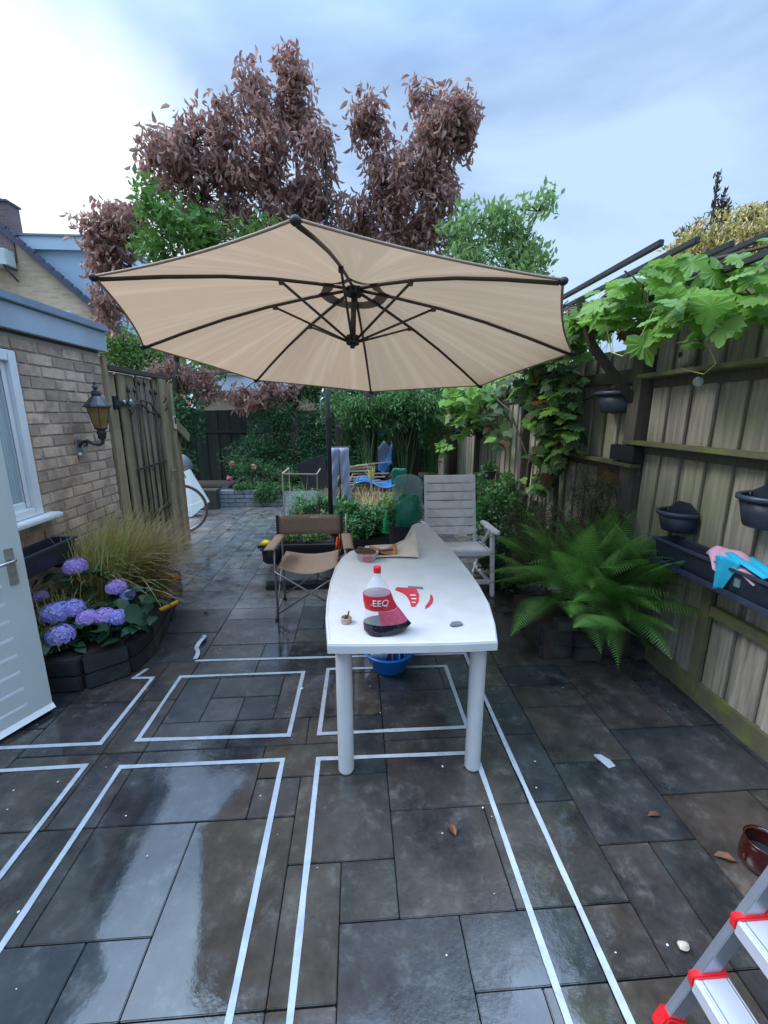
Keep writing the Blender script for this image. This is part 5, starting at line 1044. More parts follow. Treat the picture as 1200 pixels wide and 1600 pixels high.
MB().tube([(-.3, 4.78, .04), (-.3, 4.78, .55)], .036, 14).tube([(-.3, 4.78, 1.50), (-.3, 4.78, 1.62)], .036, 12).build('sleeve', M['black'], um)
MB().tube([(-.33, 4.76, 1.58), (-.36, 4.72, 1.58), (-.37, 4.70, 1.80), (-.34, 4.70, 1.83)], .008, 6).tube([(-.34, 4.74, 1.92), (-.35, 4.72, 1.86)], .01, 6).build('crank', M['silver'], um, smooth=True)
MB().bar((-.3, 3.9, .115), (-.3, 5.0, .115), .06, .03).bar((-.85, 4.45, .115), (.2, 4.45, .115), .06, .026).build('cross_foot', M['pole'], um)
bs = thing('base_slabs', 'square concrete slabs weighting the umbrella foot', 'slabs', (-.4, 4.3, 0))
MB().box((-.40, 4.42, .022), (.98, .98, .04)).build('tray', M['black'], bs)
for i in range(2):
    for j in range(2): MB().box((-.645+.49*i, 4.175+.49*j, .069), (.48, .48, .05)).build('slab', M['slab'], bs, bevel=.005)
MB().box((-.5, 3.96, .096), (.16, .012, .003)).build('slot', M['black'], bs)

# ------------------------------------------------------------------ white table
tbl = thing('garden_table', 'long white plastic garden table with curved sides under the umbrella', 'table', (.25, 2.3, 0))
OUT = [(-.135, 1.655), (.0, 1.645), (.23, 1.635), (.45, 1.63), (.595, 1.635), (.635, 1.79), (.672, 2.0), (.688, 2.25), (.688, 2.5), (.678, 2.8), (.66, 3.1), (.635, 3.4), (.60, 3.62), (.545, 3.68), (.48, 3.60), (.42, 3.38), (.36, 3.17), (.27, 3.05), (.12, 3.0), (.02, 2.97), (-.06, 2.90), (-.11, 2.78), (-.145, 2.6), (-.165, 2.35), (-.168, 2.1), (-.16, 1.9)]
cx, cy = .26, 2.4
def ring(s, z): return [(cx+(x-cx)*s, cy+(y-cy)*(1-(1-s)*.75), z) for x, y in OUT]
rr = [ring(.93, .690), ring(.985, .668), ring(1.0, .672), ring(1.0, .706), ring(.994, .716), ring(.98, .720), ring(.965, .7175), ring(.5, .7175)]
v = [p for r in rr for p in r]; n = len(OUT); f = [(i*n+k, i*n+(k+1) % n, (i+1)*n+(k+1) % n, (i+1)*n+k) for i in range(len(rr)-1) for k in range(n)]+[tuple(range((len(rr)-1)*n, len(rr)*n)), tuple(range(n-1, -1, -1))]
MB().add(v, f).build('tabletop', M['white_plastic'], tbl, smooth=False)
for x, y in ((-.07, 1.735), (.537, 1.715), (.0, 2.80), (.55, 3.40)):
    dx = .008 if x < .2 else -.004
    MB().lathe((x, y, 0), [(0, .004), (.034, .004), (.037, .012), (.037, .68), (0, .69)], 20).build('leg', M['white_plastic'], tbl, smooth=False)
# things on the table
bo = thing('cola_bottle', 'squashed clear cola bottle with red label and cap on the table', 'bottle', (.08, 1.74, .72))
BX, BY = .083, 1.745
prof = [(0.0, -.050, .052), (.012, -.062, .130), (.035, -.064, .150), (.06, -.062, .128), (.09, -.056, .108), (.12, -.056, .085), (.15, -.062, .070), (.18, -.063, .060), (.20, -.060, .052), (.225, -.045, .038), (.25, -.026, .022), (.268, -.014, .013), (.285, -.013, .013)]
def skew(pr, seg=28, dy=.052, z0=.7215, infl=0.):
    vs = []
    for z, l_, r_ in pr:
        c = (l_+r_)/2; w = (r_-l_)/2+infl; d = min(w, dy)+0
        vs += [(BX+c+w*math.cos(2*PI*k/seg), BY+d*math.sin(2*PI*k/seg), z0+z) for k in range(seg)]
    nn = len(pr); return vs, [(i*seg+k, i*seg+(k+1) % seg, (i+1)*seg+(k+1) % seg, (i+1)*seg+k) for i in range(nn-1) for k in range(seg)]+[tuple(range(seg-1, -1, -1))]
MB().add(*(lambda q: (q[0], q[1][:-1]))(skew([(.050, -.0625, .135)]+prof[3:]))).build('body', M['clear'], bo, smooth=True)
lq = prof[:3]+[(.052, -.0625, .134)]; vs, fs = skew(lq, dy=.052, z0=.7215); fs.append(tuple(range(3*28, 4*28))); MB().add(vs, fs).build('cola', M['cola'], bo, smooth=False)
def band(za, zb, infl, m, nm_2, k0=0, k1=28):
    def at_(z):
        for (a, l1, r1), (b, l2, r2) in zip(prof, prof[1:]):
            if a <= z <= b: t = (z-a)/(b-a); return l1+(l2-l1)*t, r1+(r2-r1)*t
    vs = []; n_z = 6
    for i in range(n_z+1):
        z = za+(zb-za)*i/n_z; l_, r_ = at_(z); c = (l_+r_)/2; w = (r_-l_)/2+infl; d = min(w, .052+infl)
        vs += [(BX+c+w*math.cos(2*PI*k/28), BY+d*math.sin(2*PI*k/28), .7215+z) for k in range(28)]
    fs = [(i*28+k % 28, i*28+(k+1) % 28, (i+1)*28+(k+1) % 28, (i+1)*28+k % 28) for i in range(n_z) for k in range(k0, k1)]
    return MB().add(vs, fs).build(nm_2, m, bo, smooth=True)
band(.118, .186, .0012, M['red'], 'label'); band(.055, .117, .0012, M['red_pale'], 'lower_label', 20, 30)
MB().lathe((BX-.0005, BY, .7215), [(.0155, .278), (.0165, .282), (.0165, .302), (.0145, .306), (0, .306)], 20).build('cap', M['cap_red'], bo, smooth=False)
MB().lathe((BX-.0005, BY, .7215), [(.0165, .268), (.0175, .27), (.0165, .273)], 20).build('neck_ring', M['white_print'], bo)
def text3d(s, size, loc, rot, m, parent, name='lettering', ext=.0004):
    c = bpy.data.curves.new(name, 'FONT'); c.body = s; c.size = size; c.align_x = 'CENTER'; c.align_y = 'CENTER'; c.extrude = ext
    o = bpy.data.objects.new(name, c); C.objects.link(o); dg = bpy.context.evaluated_depsgraph_get(); me = bpy.data.meshes.new_from_object(o.evaluated_get(dg)); bpy.data.objects.remove(o); bpy.data.curves.remove(c)
    me.materials.clear(); me.materials.append(m); o = bpy.data.objects.new(name, me); C.objects.link(o); off = Vector((0, 0, 0))
    if parent: o.parent = parent; off = LOC[parent.name]
    o.location = Vector(loc)-off; o.rotation_euler = rot; return o
lt = text3d('IEEQ', .040, (BX+.006, BY-.056, .7215+.156), (PI/2, 0, 0), M['white_print'], bo)
for v_ in lt.data.vertices: xx = v_.co.x; v_.co.z -= (.052-math.sqrt(max(1e-6, .0535**2-min(abs(xx), .05)**2)))*.9 if abs(xx) < .052 else .03
for k in range(3): pass
# red printed scraps
sc1 = thing('red_scrap', 'torn red printed label scrap lying behind the bottle', 'paper scrap', (.26, 2.08, .72))
MB().prism([(.20, 2.20), (.215, 2.235), (.32, 2.215), (.325, 2.13), (.31, 2.04), (.285, 1.985), (.265, 1.985), (.265, 2.05), (.255, 2.12), (.235, 2.16)], .7185, .7205).build('scrap', M['red'], sc1)
MB().box((.29, 2.12, .7212), (.03, .012, .001)).box((.29, 2.075, .7212), (.026, .012, .001)).box((.283, 2.03, .7212), (.018, .01, .001)).build('print', M['white_print'], sc1)
MB().prism([(.275, 2.22), (.36, 2.20), (.36, 2.23), (.28, 2.25)], .7187, .7199).build('grey_edge', M['stone'], sc1)
tag(MB().prism([(.330, 1.955), (.352, 1.975), (.378, 2.02), (.392, 2.07), (.392, 2.12), (.383, 2.12), (.376, 2.075), (.36, 2.03), (.338, 1.99)], .7185, .7205).build('red_sliver', M['red']), 'thin curved red sliver to the right of the larger red scrap', 'paper scrap')
tag(MB().prism([(.415, 1.775), (.43, 1.80), (.455, 1.805), (.475, 1.80), (.477, 1.775), (.45, 1.765), (.425, 1.762)], .7185, .728).build('grey_stone', M['stone'], bevel=.002), 'small flat grey stone near the right front of the table', 'stone')
# candle tin
cn = thing('candle_tin', 'small patterned tin with a stub standing in it at the left front of the table', 'tin', (-.06, 1.84, .72))
MB().lathe((-.058, 1.84, .7185), [(0, 0), (.024, 0), (.025, .004), (.025, .026), (.023, .028), (.021, .024), (.021, .016), (0, .016)], 20).build('tin', M['candle'], cn)
MB().tube([(-.055, 1.842, .735), (-.045, 1.838, .775)], .004, 6).tube([(-.066, 1.846, .735), (-.058, 1.85, .75)], .006, 6).build('stub', M['bat'], cn)
# tub, plate, bread
tu = thing('food_tub', 'small plastic tub with brown crusts on top at the left back of the table', 'tub', (.05, 2.72, .72))
MB().lathe((.06, 2.70, .7185), [(0, 0), (.052, 0), (.072, .055), (.075, .056), (.07, .055), (.05, .004), (0, .004)], 16, sx=1.05, sy=.8).build('tub', M['foil'], tu, smooth=True)
MB().box((.06, 2.645, .745), (.06, .004, .022), rz=0).build('label', M['red_pale'], tu); MB().lathe((.06, 2.70, .72), [(0, .045), (.068, .045)], 16, sx=1.05, sy=.8).build('sauce', M['sauce'], tu)
MB().bar((-.02, 2.71, .785), (.12, 2.69, .782), .035, .012).bar((.0, 2.74, .795), (.10, 2.70, .79), .03, .01).build('crust', M['dark_food'], tu, bevel=.003)
pl = thing('plate', 'pale board with a turned-up end at the back of the table', 'plate', (.2, 2.85, .72))
MB().sheet(lambda a, b: (.05+.36*a, 2.70+.26*b+.03*math.sin(PI*a), .724+.012*abs(2*b-1)**3+.15*max(0, a-.62)**1.6*b*4.0), 16, 8, .006).build('board', M['board'], pl, smooth=True)
fd = thing('flatbread', 'folded piece of orange-brown flatbread lying on the pale board', 'bread', (.17, 2.82, .735))
MB().sheet(lambda a, b: (.08+.19*a, 2.76+.13*b+.01*math.sin(8*a), .742+.018*math.sin(5*a+2*b)+.02*a*b), 10, 8, .008).build('bread', M['sauce'], fd, smooth=True)
MB().bar((.14, 2.77, .757), (.24, 2.79, .76), .02, .01).build('crust', M['dark_food'], fd)

# ------------------------------------------------------------------ blue basin under the table
ba = thing('blue_basin', 'round blue plastic basin on the paving under the table', 'basin', (.20, 2.58, 0))
MB().lathe((.20, 2.58, .0), [(0, .004), (.105, .004), (.118, .012), (.155, .115), (.162, .118), (.165, .135), (.178, .137), (.178, .143), (.158, .143), (.148, .12), (.11, .018), (0, .014)], 32).build('bowl', M['blue_plastic'], ba, smooth=True)
tag(MB().blob((.13, 2.57, .15), (.075, .08, .085), jit=.16, seg=14, rings=9).build('pale_towel', M['towel'], smooth=True), 'crumpled pale towel in the left half of the blue basin', 'towel')
np_ = thing('navy_pack', 'dark blue printed packs standing in the right half of the basin', 'package', (.25, 2.58, .05))
for k, (x, y, w, h) in enumerate(((.205, 2.56, .055, .22), (.25, 2.545, .045, .20), (.29, 2.57, .045, .21))):
    MB().box((x, y, .03+h/2), (w, .05, h), rz=.15*(k-1)).build('pack', M['navy'], np_, bevel=.006); MB().box((x+.012, y-.0275, .03+h/2+.01), (.007, .002, h*.8), rz=.15*(k-1)).build('stripe', M['white_print'], np_)
MB().lathe((0, 0, 0), [(0, 0), (.017, 0)], 14).build('badge', M['red'], np_).matrix_basis = Matrix.Translation((-.045, -.048, .06)) @ Matrix.Rotation(PI/2, 4, 'X')
for o in list(np_.children):
    if o.name.startswith('badge'):
        for v_ in o.data.vertices: v_.co += LOC[np_.name]

# ------------------------------------------------------------------ folding camp chair
cc = thing('camp_chair', 'tan canvas folding camp chair beside the table', 'chair', (-.4, 3.5, 0))
X0, X1, Y0, Y1 = -.64, -.17, 3.29, 3.72
MB().sheet(lambda a, b: (X0+(X1-X0)*a, Y0+(Y1-Y0)*b, .455-.05*math.sin(PI*a)*(1-.35*b)+.01*b+.012*(1-b)*(2*a-1)**2), 12, 8, .004).build('seat', M['tan_cloth'], cc, smooth=True)
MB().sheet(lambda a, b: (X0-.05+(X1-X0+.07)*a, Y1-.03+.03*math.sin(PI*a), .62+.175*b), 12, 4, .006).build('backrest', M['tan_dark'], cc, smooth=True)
MB().box((-.37, 3.705, .775), (.10, .003, .009)).build('print', M['foil'], cc)
for s, xx in ((-1, X0-.03), (1, X1+.07)):
    MB().sheet(lambda a, b: (xx-.045+.085*a+(s*.03)*(1-b), Y0-.0+.38*b, .615+.015*b+.006*math.sin(PI*a)), 4, 6, .012).build('armrest', M['tan_cloth'], cc, smooth=True)
    MB().tube([(xx, Y0+.04, .61), (xx, Y0+.02, .44), (xx+s*-.01, Y0-.0, .02)], .009, 7).build('leg', M['chair_tube'], cc, smooth=True)
    MB().tube([(xx, Y1-.02, .02), (xx, Y1-.02, .45), (xx, Y1+.0, .80)], .009, 7).build('leg', M['chair_tube'], cc, smooth=True)
    for yy in (Y0, Y1-.02): MB().tube([(xx, yy, 0.0), (xx, yy, .025)], .015, 8).build('foot', M['black'], cc)
    MB().tube([(xx, Y0+.01, .43), (xx, Y1-.02, .06)], .007, 6).tube([(xx, Y1-.02, .43), (xx, Y0, .06)], .007, 6).build('side_brace', M['chair_tube'], cc, smooth=True)
for yy in (Y0+.0, Y1-.01): MB().tube([(X0-.03, yy, .43), (X1+.07, yy, .05)], .0075, 6).tube([(X1+.07, yy+.012, .43), (X0-.03, yy+.012, .05)], .0075, 6).build('cross_brace', M['chair_tube'], cc, smooth=True)
for xx in (X0-.06, X1+.03): MB().bar((xx, Y1-.028, .62), (xx, Y1-.028, .80), .02, .02).build('back_upright', M['black'], cc)

# ------------------------------------------------------------------ white reclining chair
wc = thing('white_recliner', 'white slatted plastic folding armchair right of the table', 'chair', (.95, 3.9, 0))
for k in range(7):
    z = .50+k*.083; yy = 4.04+.12*(z-.45)/.6; hw = .245-.004*(6-k)*.0
    MB().box((.92, yy, z+.038), (.50, .022, .078), R=Matrix.Rotation(-.2, 3, 'X')).build('back_slat', M['chair_plastic'], wc, bevel=.008)
for x in (.68, 1.165): MB().bar((x, 4.035, .38), (x, 4.19, 1.07), .028, .03).build('back_frame', M['chair_plastic'], wc, bevel=.006)
for k in range(4): MB().box((.94, 3.73+k*.082, .435-.006*k), (.50, .074, .022)).build('seat_slat', M['chair_plastic'], wc, bevel=.006)
MB().box((.94, 3.69, .415), (.55, .02, .05)).bar((.665, 3.69, .42), (.665, 4.05, .40), .025, .05).bar((1.215, 3.69, .42), (1.215, 4.05, .40), .025, .05).build('seat_frame', M['chair_plastic'], wc, bevel=.005)
for s, x in ((-1, .64), (1, 1.245)):
    MB().bar((x, 3.66, .0), (x-.005*s, 3.74, .60), .035, .045).build('leg', M['chair_plastic'], wc, bevel=.006); MB().bar((x, 4.30, .0), (x, 3.98, .42), .03, .04).build('leg', M['chair_plastic'], wc, bevel=.006)
    MB().bar((x-.02*s, 3.98, .42), (x-.0, 3.82, .60), .028, .035).build('arm_support', M['chair_plastic'], wc, bevel=.005)
    MB().prism([(x-.035, 3.66), (x-.02, 3.62), (x+.02, 3.61), (x+.04, 3.66), (x+.035, 4.02), (x+.015, 4.08), (x-.02, 4.08), (x-.035, 4.02)], .605, .63).build('armrest', M['chair_plastic'], wc, bevel=.006)
    MB().bar((x, 3.66, .10), (x, 4.28, .10), .022, .04).build('foot_rail', M['chair_plastic'], wc, bevel=.004)
MB().bar((.64, 3.70, .13), (1.245, 3.70, .13), .025, .045).bar((.64, 3.9, .31), (1.245, 3.9, .31), .022, .03).build('stretcher', M['chair_plastic'], wc, bevel=.005)

# ------------------------------------------------------------------ raised herb beds between the chairs
hb = thing('raised_herb_bed', 'dark timber raised bed in the middle filled with herbs', 'planter', (0, 5.5, 0))
for z in (.08, .21):
    MB().box((.35, 4.98, z), (1.2, .05, .12)).build('plank', M['sleeper'], hb, bevel=.005); MB().box((-.95, 5.9, z), (.05, 1.8, .12)).build('plank', M['sleeper'], hb, bevel=.005)
    MB().box((-.6, 5.0, z), (.66, .05, .12)).build('plank', M['sleeper'], hb, bevel=.005); MB().box((.95, 5.9, z), (.05, 1.8, .12)).build('plank', M['sleeper'], hb, bevel=.005)
MB().box((0, 5.92, .13), (1.86, 1.8, .24)).build('soil', M['soil'], hb)
def bushy(label, blobs, n, per, sp, tpl, size, m, name='herb_plant', down=-.3, cat='plant', wid=1.):
    P, Q = crown(blobs, n, per, sp); c = blobs[0][0]; t = thing(name, label, cat, (c[0], c[1], .2)); D = RS.normal(size=P.shape); D[:, 2] -= down
    npmesh('leaves', *scatter(tpl, P, D, size*RS.uniform(.6, 1.2, len(P)), (0, 0, 1), wid=wid), M[m], t, 'stuff'); mb = MB(); twigs(mb, Q, [(b[0][0], b[0][1], .2) for b in blobs], .003, .5); mb.build('stems', M['mid_leaf'], t, kind='stuff'); return t
bushy('bushy bright green herb just right of the umbrella pole', [((.08, 4.85, .42), (.28, .25, .2), 3), ((.28, 4.9, .4), (.2, .2, .2), 1.5), ((-.12, 5.0, .5), (.2, .2, .16), 1.2)], 16, 40, .045, OVAL, .05, 'herb_leaf')
bushy('green herb mound left of the umbrella pole behind the camp chair', [((-.65, 5.5, .5), (.28, .3, .16), 3), ((-.35, 5.4, .45), (.2, .25, .14), 1.4)], 16, 36, .045, OVAL, .045, 'herb_leaf')
bushy('hanging leafy shoots in front of the tops of the old trunks', [((.15, 6.6, 1.72), (.5, .3, .2), 3), ((.75, 6.7, 1.75), (.5, .3, .26), 4), ((1.2, 6.9, 1.6), (.3, .3, .35), 2), ((-.3, 7.2, 1.75), (.4, .3, .22), 2)], 16, 44, .07, LANCE, .085, 'mid_leaf', name='creeper', down=.6)
bushy('yellowish herb behind the green bag at the table end', [((.42, 5.2, .45), (.2, .25, .2), 2)], 16, 34, .045, OVAL, .045, 'lime_leaf')
trg = thing('seedling_tray', 'black trough of bright seedlings behind the camp chair', 'planter', (-.6, 4.7, 0))
MB().box((-.62, 4.66, .205), (.72, .30, .17)).build('trough', M['black'], trg, bevel=.006); MB().box((-.62, 4.66, .295), (.66, .25, .012)).build('soil', M['soil'], trg)
MB().box((-.66, 4.48, .272), (.82, .04, .03)).build('front_rail', M['black'], trg)
P_, Cq = crown([((-.62, 4.64, .33), (.31, .11, .035), 3)], 18, 26, .03); npmesh('seedlings', *scatter(OVAL, P_, RS.normal(size=P_.shape)+np.array([0, 0, .4]), RS.uniform(.018, .04, len(P_)), (0, 0, 1)), M['lime_leaf'], trg, 'stuff')
tag(MB().lathe((-.93, 4.5, .0), [(0, .095), (.09, .095), (.11, .12), (.115, .26), (.10, .27), (.09, .25), (0, .24)], 20, sx=.9).build('black_tub', M['black'], smooth=True), 'small round black tub at the left corner of the umbrella slabs', 'tub')
tag(MB().blob((-.98, 4.46, .315), (.055, .05, .035), jit=.05, seg=14).build('yellow_ball', M['yellow'], smooth=True), 'bright yellow plastic lid beside the camp chair arm', 'lid')
tag(MB().prism([(-1.03, 4.38), (-.85, 4.38), (-.85, 4.5), (-1.03, 4.5)], .255, .272).build('black_plank', M['black'], bevel=.003), 'short black plank end under the yellow lid', 'plank')
pr2 = thing('black_planter_box', 'black planter box under the bright green herb', 'planter', (.1, 4.75, 0))
MB().box((.12, 4.80, .19), (.62, .34, .20)).build('box', M['black'], pr2, bevel=.008); MB().box((.12, 4.80, .285), (.56, .29, .02)).build('soil', M['soil'], pr2)
ob = MB()
for k in range(5): ob.bar((-.24+.03*k, 4.47+.01*k, .22), (-.22+.028*k, 4.49, .36+.03*(k % 2)), .022, .008)
tag(ob.build('terracotta_shards', M['redorange']), 'reddish brown shards sticking up right of the camp chair back', 'shards')
def dry(label, specs, nm_='dry_grass'): return tuft(label, specs, 'grass', nm_=nm_)
dry('dry tan stems standing in the bed left of the pole', [((-.6, 5.6, .4), .3, 260, .5, (.05, 0), 'dry_blade', .003, 1.3)]); dry('dry brown and green stems right of the checked trousers', [((.15, 5.6, .4), .35, 520, .5, (.05, 0), 'dry_blade', .003, 1.3), ((.3, 5.5, .4), .3, 200, .45, (0, 0), 'blade', .003, 1.3)])
dry('pale green grass tuft sprouting high behind the table end', [((.2, 5.9, .78), .04, 60, .35, (0, 0), 'blade', .004, 1.3)])
tag(MB().tube([(.2, 5.9, .3), (.2, 5.9, .80)], .012, 6).build('tuft_stake', M['cane']), 'thin stake under the pale green grass tuft', 'stake')
# glass frame, dark panel, trousers, sticks
cf_ = thing('cold_frame', 'thin wooden cold frame with clear panes in the herb bed', 'cold frame', (-.7, 5.5, .2))
for a, b in (((-.93, 5.4, .25), (-.93, 5.4, .93)), ((-.93, 5.4, .93), (-.5, 5.4, .92)), ((-.5, 5.4, .25), (-.5, 5.4, .92)), ((-.93, 5.4, .93), (-.93, 5.95, .93)), ((-.5, 5.4, .92), (-.5, 5.95, .92)), ((-.93, 5.95, .25), (-.93, 5.95, .93))): MB().bar(a, b, .014, .014).build('frame_bar', M['cane'], cf_)
MB().box((-.715, 5.402, .5), (.41, .004, .42)).build('pane', M['clear'], cf_)
MB().add([(-.80, 6.1, .45), (-.40, 6.1, .45), (-.42, 6.15, 1.12), (-.78, 6.1, .96), (-.80, 6.13, .45), (-.40, 6.13, .45), (-.42, 6.18, 1.12), (-.78, 6.13, .96)], [(0, 1, 2, 3), (7, 6, 5, 4), (0, 3, 7, 4), (1, 5, 6, 2), (3, 2, 6, 7), (0, 4, 5, 1)]); 
tag(MB().add([(-.74, 6.1, .62), (-.40, 6.1, .62), (-.46, 6.15, 1.10), (-.86, 6.1, .96), (-.74, 6.13, .62), (-.40, 6.13, .62), (-.46, 6.18, 1.10), (-.86, 6.13, .96)], [(0, 1, 2, 3), (7, 6, 5, 4), (0, 3, 7, 4), (1, 5, 6, 2), (3, 2, 6, 7), (0, 4, 5, 1)]).build('slate_sheet', M['black']), 'dark grey slanted panel behind the cold frame', 'sheet')
tz = thing('hanging_trousers', 'blue and white checked trousers hanging beside the umbrella pole', 'trousers', (-.2, 5.05, 1.28))
def trs(a, b, s):
    z = 1.275-.72*b; w = .115*(1-.42*b); cx_ = -.205+s*(.052+.040*b); xc = cx_+(a-.5)*w
    if b < .28: pass
    return (xc, 5.05-.025*math.sin(PI*a)+.006*math.sin(20*b+7*a), z)
for s in (-1, 1): MB().sheet(lambda a, b: trs(a, b, s), 8, 18, .012).build('leg', M['check'], tz, smooth=True)
MB().box((-.205, 5.045, 1.262), (.222, .02, .03)).build('waistband', M['check'], tz)
ln = thing('drying_pole', 'thin cane pole with crossbar holding the checked trousers', 'pole', (-.2, 5.08, 0)); MB().tube([(-.2, 5.09, .2), (-.2, 5.09, 1.29)], .009, 6).tube([(-.34, 5.08, 1.283), (-.07, 5.08, 1.283)], .008, 6).build('cane', M['dark_wood'], ln)
sk_ = [(random.uniform(-.15, .28), random.uniform(6.2, 6.5), .55+.024*k, random.uniform(-.4, .4)) for k in range(16)]
for k, (x, y, z, a) in enumerate(sk_):
    o = MB().bar((x-.28*math.cos(a), y-.28*math.sin(a), z), (x+.28*math.cos(a), y+.28*math.sin(a), z+.03), .03, .014).build('stick', M['cane']); tag(o, 'pale wooden stick in the loose pile behind the checked trousers', 'stick', 'sticks in the pile behind the trousers')
for k in range(5):
    x = -.45+.06*k; o = MB().bar((x, 5.75, .4), (x+.16+.02*k, 5.85, .95-.03*k), .018, .012).build('leaning_lath', M['cane']); tag(o, 'pale lath leaning left of the umbrella pole', 'lath', 'laths leaning near the pole')
tag(MB().box((.05, 6.35, .42), (1.1, .7, .24)).build('crate_stack', M['dark_wood'], bevel=.01), 'dark wooden crate platform under the pile of sticks', 'crate')
tp_ = MB().sheet(lambda a, b: (.30+.28*a, 6.9+.2*b, .70+.30*b*a+.14*a+.05*math.sin(9*a+5*b)), 10, 8, .01)
tag(tp_.build('blue_tarp', M['tarp'], smooth=True), 'crumpled bright blue tarpaulin between the old trunks', 'tarpaulin')
tag(MB().sheet(lambda a, b: (-.05+.7*a, 6.15+.3*b, .66+.05*math.sin(7*a)+.06*b), 12, 6, .01).build('blue_tarp', M['tarp'], smooth=True), 'flat blue tarpaulin spread over the stick pile right of the trousers', 'tarpaulin')
tag(MB().sheet(lambda a, b: (.34+.22*a, 7.2, .62+.55*b+.05*math.sin(7*a+4*b)), 8, 8, .01).build('pale_bag', M['tarp_pale'], smooth=True), 'pale grey sack behind the blue tarpaulin', 'sack')
for x, w, y, lb in ((.225, .22, 6.9, 'thick dark upright post left of the blue tarpaulin'), (.80, .42, 7.0, 'broadest dark upright trunk right of the blue tarpaulin'), (-.28, .22, 8.0, 'dark upright post behind the umbrella pole')):
    t = thing('old_post', lb, 'post', (x, y, 0)); MB().tube([(x, y, 0), (x+.01, y, .9), (x-.01, y, 1.9), (x, y, 2.1)], [w*.52, w*.5, w*.48, w*.45], 12).build('trunk', M['bark_dark'], t, smooth=True)
# clear sheet, green bag and bottle behind the table end
tag(MB().sheet(lambda a, b: (.36+.30*a, 4.22+.10*math.sin(PI*a), .60+.46*b-.06*(2*a-1)**4*b), 12, 8, .005).build('clear_sheet', M['clear_green'], smooth=True), 'curved greenish clear plastic sheet standing left of the white chair back', 'plastic sheet')
tag(MB().blob((.47, 3.86, .76), (.13, .08, .17), jit=.22, seg=16, rings=10).build('green_bag', M['green_bag'], smooth=True), 'dark green translucent bag slumped behind the back edge of the table', 'bag')
for k, (x, y, z, r_) in enumerate(((.40, 3.62, .62, .07), (.46, 3.72, .70, .06), (.50, 3.80, .80, .055))):
    pass
bg = thing('dark_basket', 'dark basket of clippings behind the end of the table', 'basket', (.45, 4.0, .4))
MB().lathe((.44, 3.95, .38), [(0, 0), (.12, 0), (.15, .26), (.14, .26), (.11, .02), (0, .02)], 16).build('basket', M['black'], bg); P_, Cq = crown([((.44, 3.95, .72), (.13, .1, .1), 2)], 14, 20, .035)
npmesh('clippings', *scatter(CURL, P_, RS.normal(size=P_.shape), RS.uniform(.04, .08, len(P_))), M['dark_leaf'], bg, 'stuff')
gb_ = thing('green_bottle', 'green glass bottle standing left of the green bag', 'bottle', (.31, 4.4, .3)); MB().lathe((.31, 4.4, .42), [(0, 0), (.035, 0), (.04, .02), (.04, .14), (.016, .20), (.014, .25), (0, .255)], 16).build('body', M['green_bottle'], gb_, smooth=True)
tag(MB().sheet(lambda a, b: (.40+.18*a, 4.9, .85+.22*b*(1-.25*abs(2*a-1))+.02*math.sin(9*a)), 8, 6, .01).build('green_mesh_bag', M['green_bag'], smooth=True), 'crumpled green plastic sticking up above the clear sheet', 'bag')

# ------------------------------------------------------------------ bicycle and pale board by the shed
bi = thing('bicycle', 'old bicycle with thin brown tyres half hidden behind the shed', 'bicycle', (-2.9, 6.3, 0))
def wheel(cx_, cy_, a=.12):
    R = .34; dx, dy = math.cos(a), math.sin(a); w = MB().tube([(cx_+R*math.cos(t)*dx, cy_+R*math.cos(t)*dy, R+.0+R*math.sin(t)) for t in [2*PI*k/36 for k in range(37)]], .017, 7, False).build('wheel', M['tyre'], bi, smooth=True)
    MB().tube([(cx_+(R-.022)*math.cos(t)*dx, cy_+(R-.022)*math.cos(t)*dy, R+(R-.022)*math.sin(t)) for t in [2*PI*k/36 for k in range(37)]], .007, 6, False).build('rim', M['silver'], w, smooth=True)
    q = MB()
    for k in range(18): t = 2*PI*k/18; q.tube([(cx_, cy_+.02*(k % 2*2-1), R), (cx_+(R-.03)*math.cos(t)*dx, cy_+(R-.03)*math.cos(t)*dy, R+(R-.03)*math.sin(t))], .0014, 4, False)
    q.build('spokes', M['silver'], w); MB().tube([(cx_, cy_-.05, R), (cx_, cy_+.05, R)], .02, 8).build('hub', M['silver'], w)
wheel(-2.50, 6.15); wheel(-3.52, 6.03)
for a, b, r_ in (((-2.50, 6.15, .34), (-2.63, 6.14, .78), .012), ((-2.63, 6.14, .78), (-3.15, 6.07, .72), .016), ((-2.65, 6.14, .70), (-3.05, 6.08, .30), .017), ((-3.05, 6.08, .30), (-3.2, 6.07, .85), .015), ((-3.05, 6.08, .30), (-3.52, 6.03, .34), .01), ((-3.52, 6.03, .34), (-3.15, 6.07, .72), .01)): MB().tube([a, b], r_, 8).build('frame_tube', M['silver'], bi, smooth=True)
MB().tube([(-2.63, 6.14, .78), (-2.60, 6.14, .90), (-2.50, 6.15, .93)], .012, 6).tube([(-2.45, 5.9, .86), (-2.38, 5.95, .93), (-2.46, 6.15, .95), (-2.42, 6.35, .93), (-2.5, 6.4, .86)], .012, 7).build('handlebar', M['silver'], bi, smooth=True)
MB().tube([(-2.43, 5.97, .92), (-2.36, 5.98, .88), (-2.34, 6.0, .80)], .007, 6).build('brake_lever', M['silver'], bi); MB().blob((-3.2, 6.07, .90), (.12, .06, .03), jit=0).build('saddle', M['black'], bi, smooth=True)
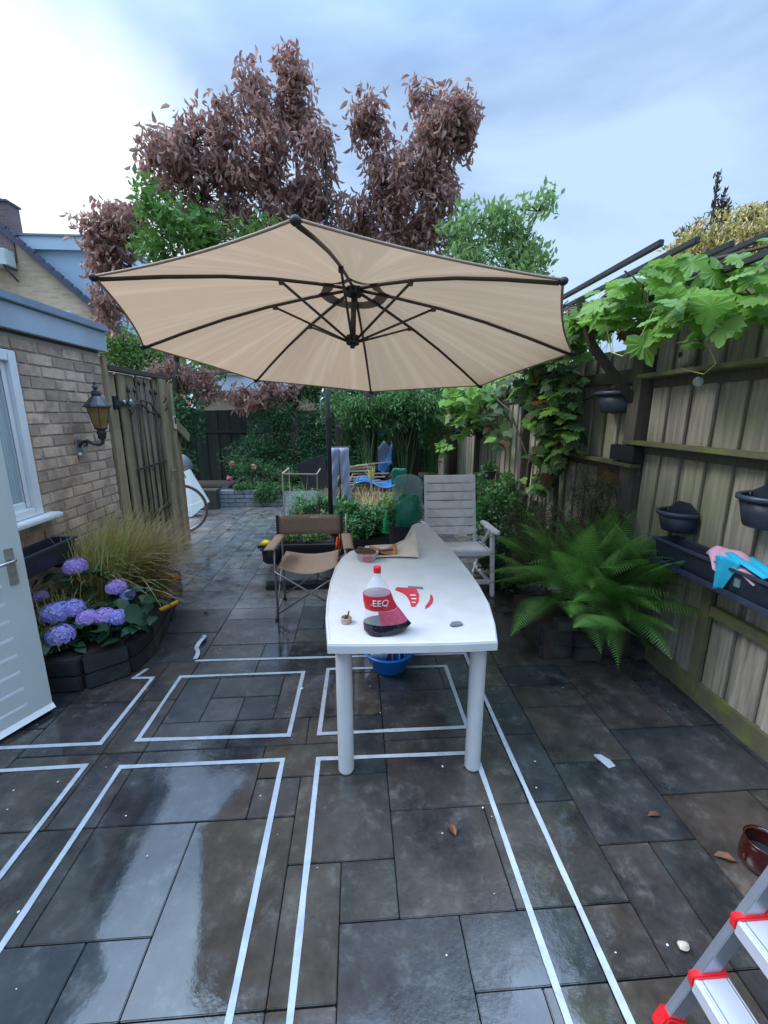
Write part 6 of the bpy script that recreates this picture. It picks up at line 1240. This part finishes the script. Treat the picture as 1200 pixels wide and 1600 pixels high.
tag(MB().add([(-2.98, 7.0, .0), (-2.70, 7.0, .02), (-2.44, 7.12, .24), (-2.78, 7.32, .76), (-2.98, 7.32, .68), (-2.98, 7.03, .0), (-2.70, 7.03, .02), (-2.44, 7.15, .24), (-2.78, 7.35, .76), (-2.98, 7.35, .68)], [(0, 1, 2, 3, 4), (9, 8, 7, 6, 5), (1, 6, 7, 2), (2, 7, 8, 3), (3, 8, 9, 4), (0, 5, 6, 1), (4, 9, 5, 0)]).build('leaning_board', M['grey_board']), 'pale grey board leaning at a slant behind the bicycle wheel', 'board')
tag(MB().blob((-2.98, 7.6, .78), (.14, .14, .2), jit=.15).build('dark_sack', M['stone'], smooth=True), 'dark sack on top of the leaning pale board', 'sack')
tag(MB().box((-2.66, 7.75, .17), (.36, .3, .34)).build('dark_crate', M['dark_wood'], bevel=.01), 'dark box between the bicycle wheel and the grey block wall', 'box')

# ------------------------------------------------------------------ step ladder and red jar
ld = thing('step_ladder', 'aluminium step ladder with red plastic feet at the lower right', 'ladder', (.9, .6, 0))
LN = .40
def rail_x(z): return .832+.42*z
for y in (.79, .39):
    MB().bar((rail_x(.02), y, .02), (rail_x(.95), y, .95), .022, .05).build('rail', M['alu'], ld, bevel=.002)
    MB().bar((rail_x(-.0), y, .0), (rail_x(.055), y, .055), .036, .068).build('foot', M['red_plastic'], ld, bevel=.005)
    MB().bar((1.62, y, .02), (rail_x(.93)+.03, y, .93), .02, .035).build('rear_leg', M['alu'], ld, bevel=.002); MB().bar((1.635, y, .0), (1.61, y, .05), .03, .05).build('foot', M['red_plastic'], ld, bevel=.004)
for z in (.195, .39, .60, .80):
    x = rail_x(z)
    MB().box((x+.012, .59, z), (.085, .372, .024)).build('step', M['alu_step'], ld, bevel=.002)
    for k in (0, 2): MB().box((x-.022+.034*k, .59, z+.0125), (.004, .365, .002)).build('grip_ridge', M['alu'], ld)
    MB().box((x-.036, .59, z-.006), (.012, .37, .042)).build('step_lip', M['alu_step'], ld, bevel=.002)
    for y in (.796, .384): MB().box((x+.005, y-.014*(1 if y > .6 else -1), z+.003), (.10, .02, .036)).build('step_cap', M['red_plastic'], ld, bevel=.003)
MB().box((rail_x(.95)+.04, .6, .955), (.20, .42, .03)).build('top_platform', M['black'], ld, bevel=.004)
jr = thing('red_jar', 'dark red glass candle jar on the paving at the right edge', 'jar', (1.49, 1.19, 0))
MB().lathe((1.50, 1.19, .002), [(0, 0), (.050, 0), (.064, .012), (.068, .04), (.064, .085), (.060, .10), (.064, .115), (.060, .118), (.054, .10), (.058, .06), (.055, .018), (0, .014)], 28).build('jar', M['red_glass'], jr, smooth=True)
MB().lathe((1.50, 1.19, .002), [(0, .05), (.055, .05)], 24).build('wax', M['black'], jr)
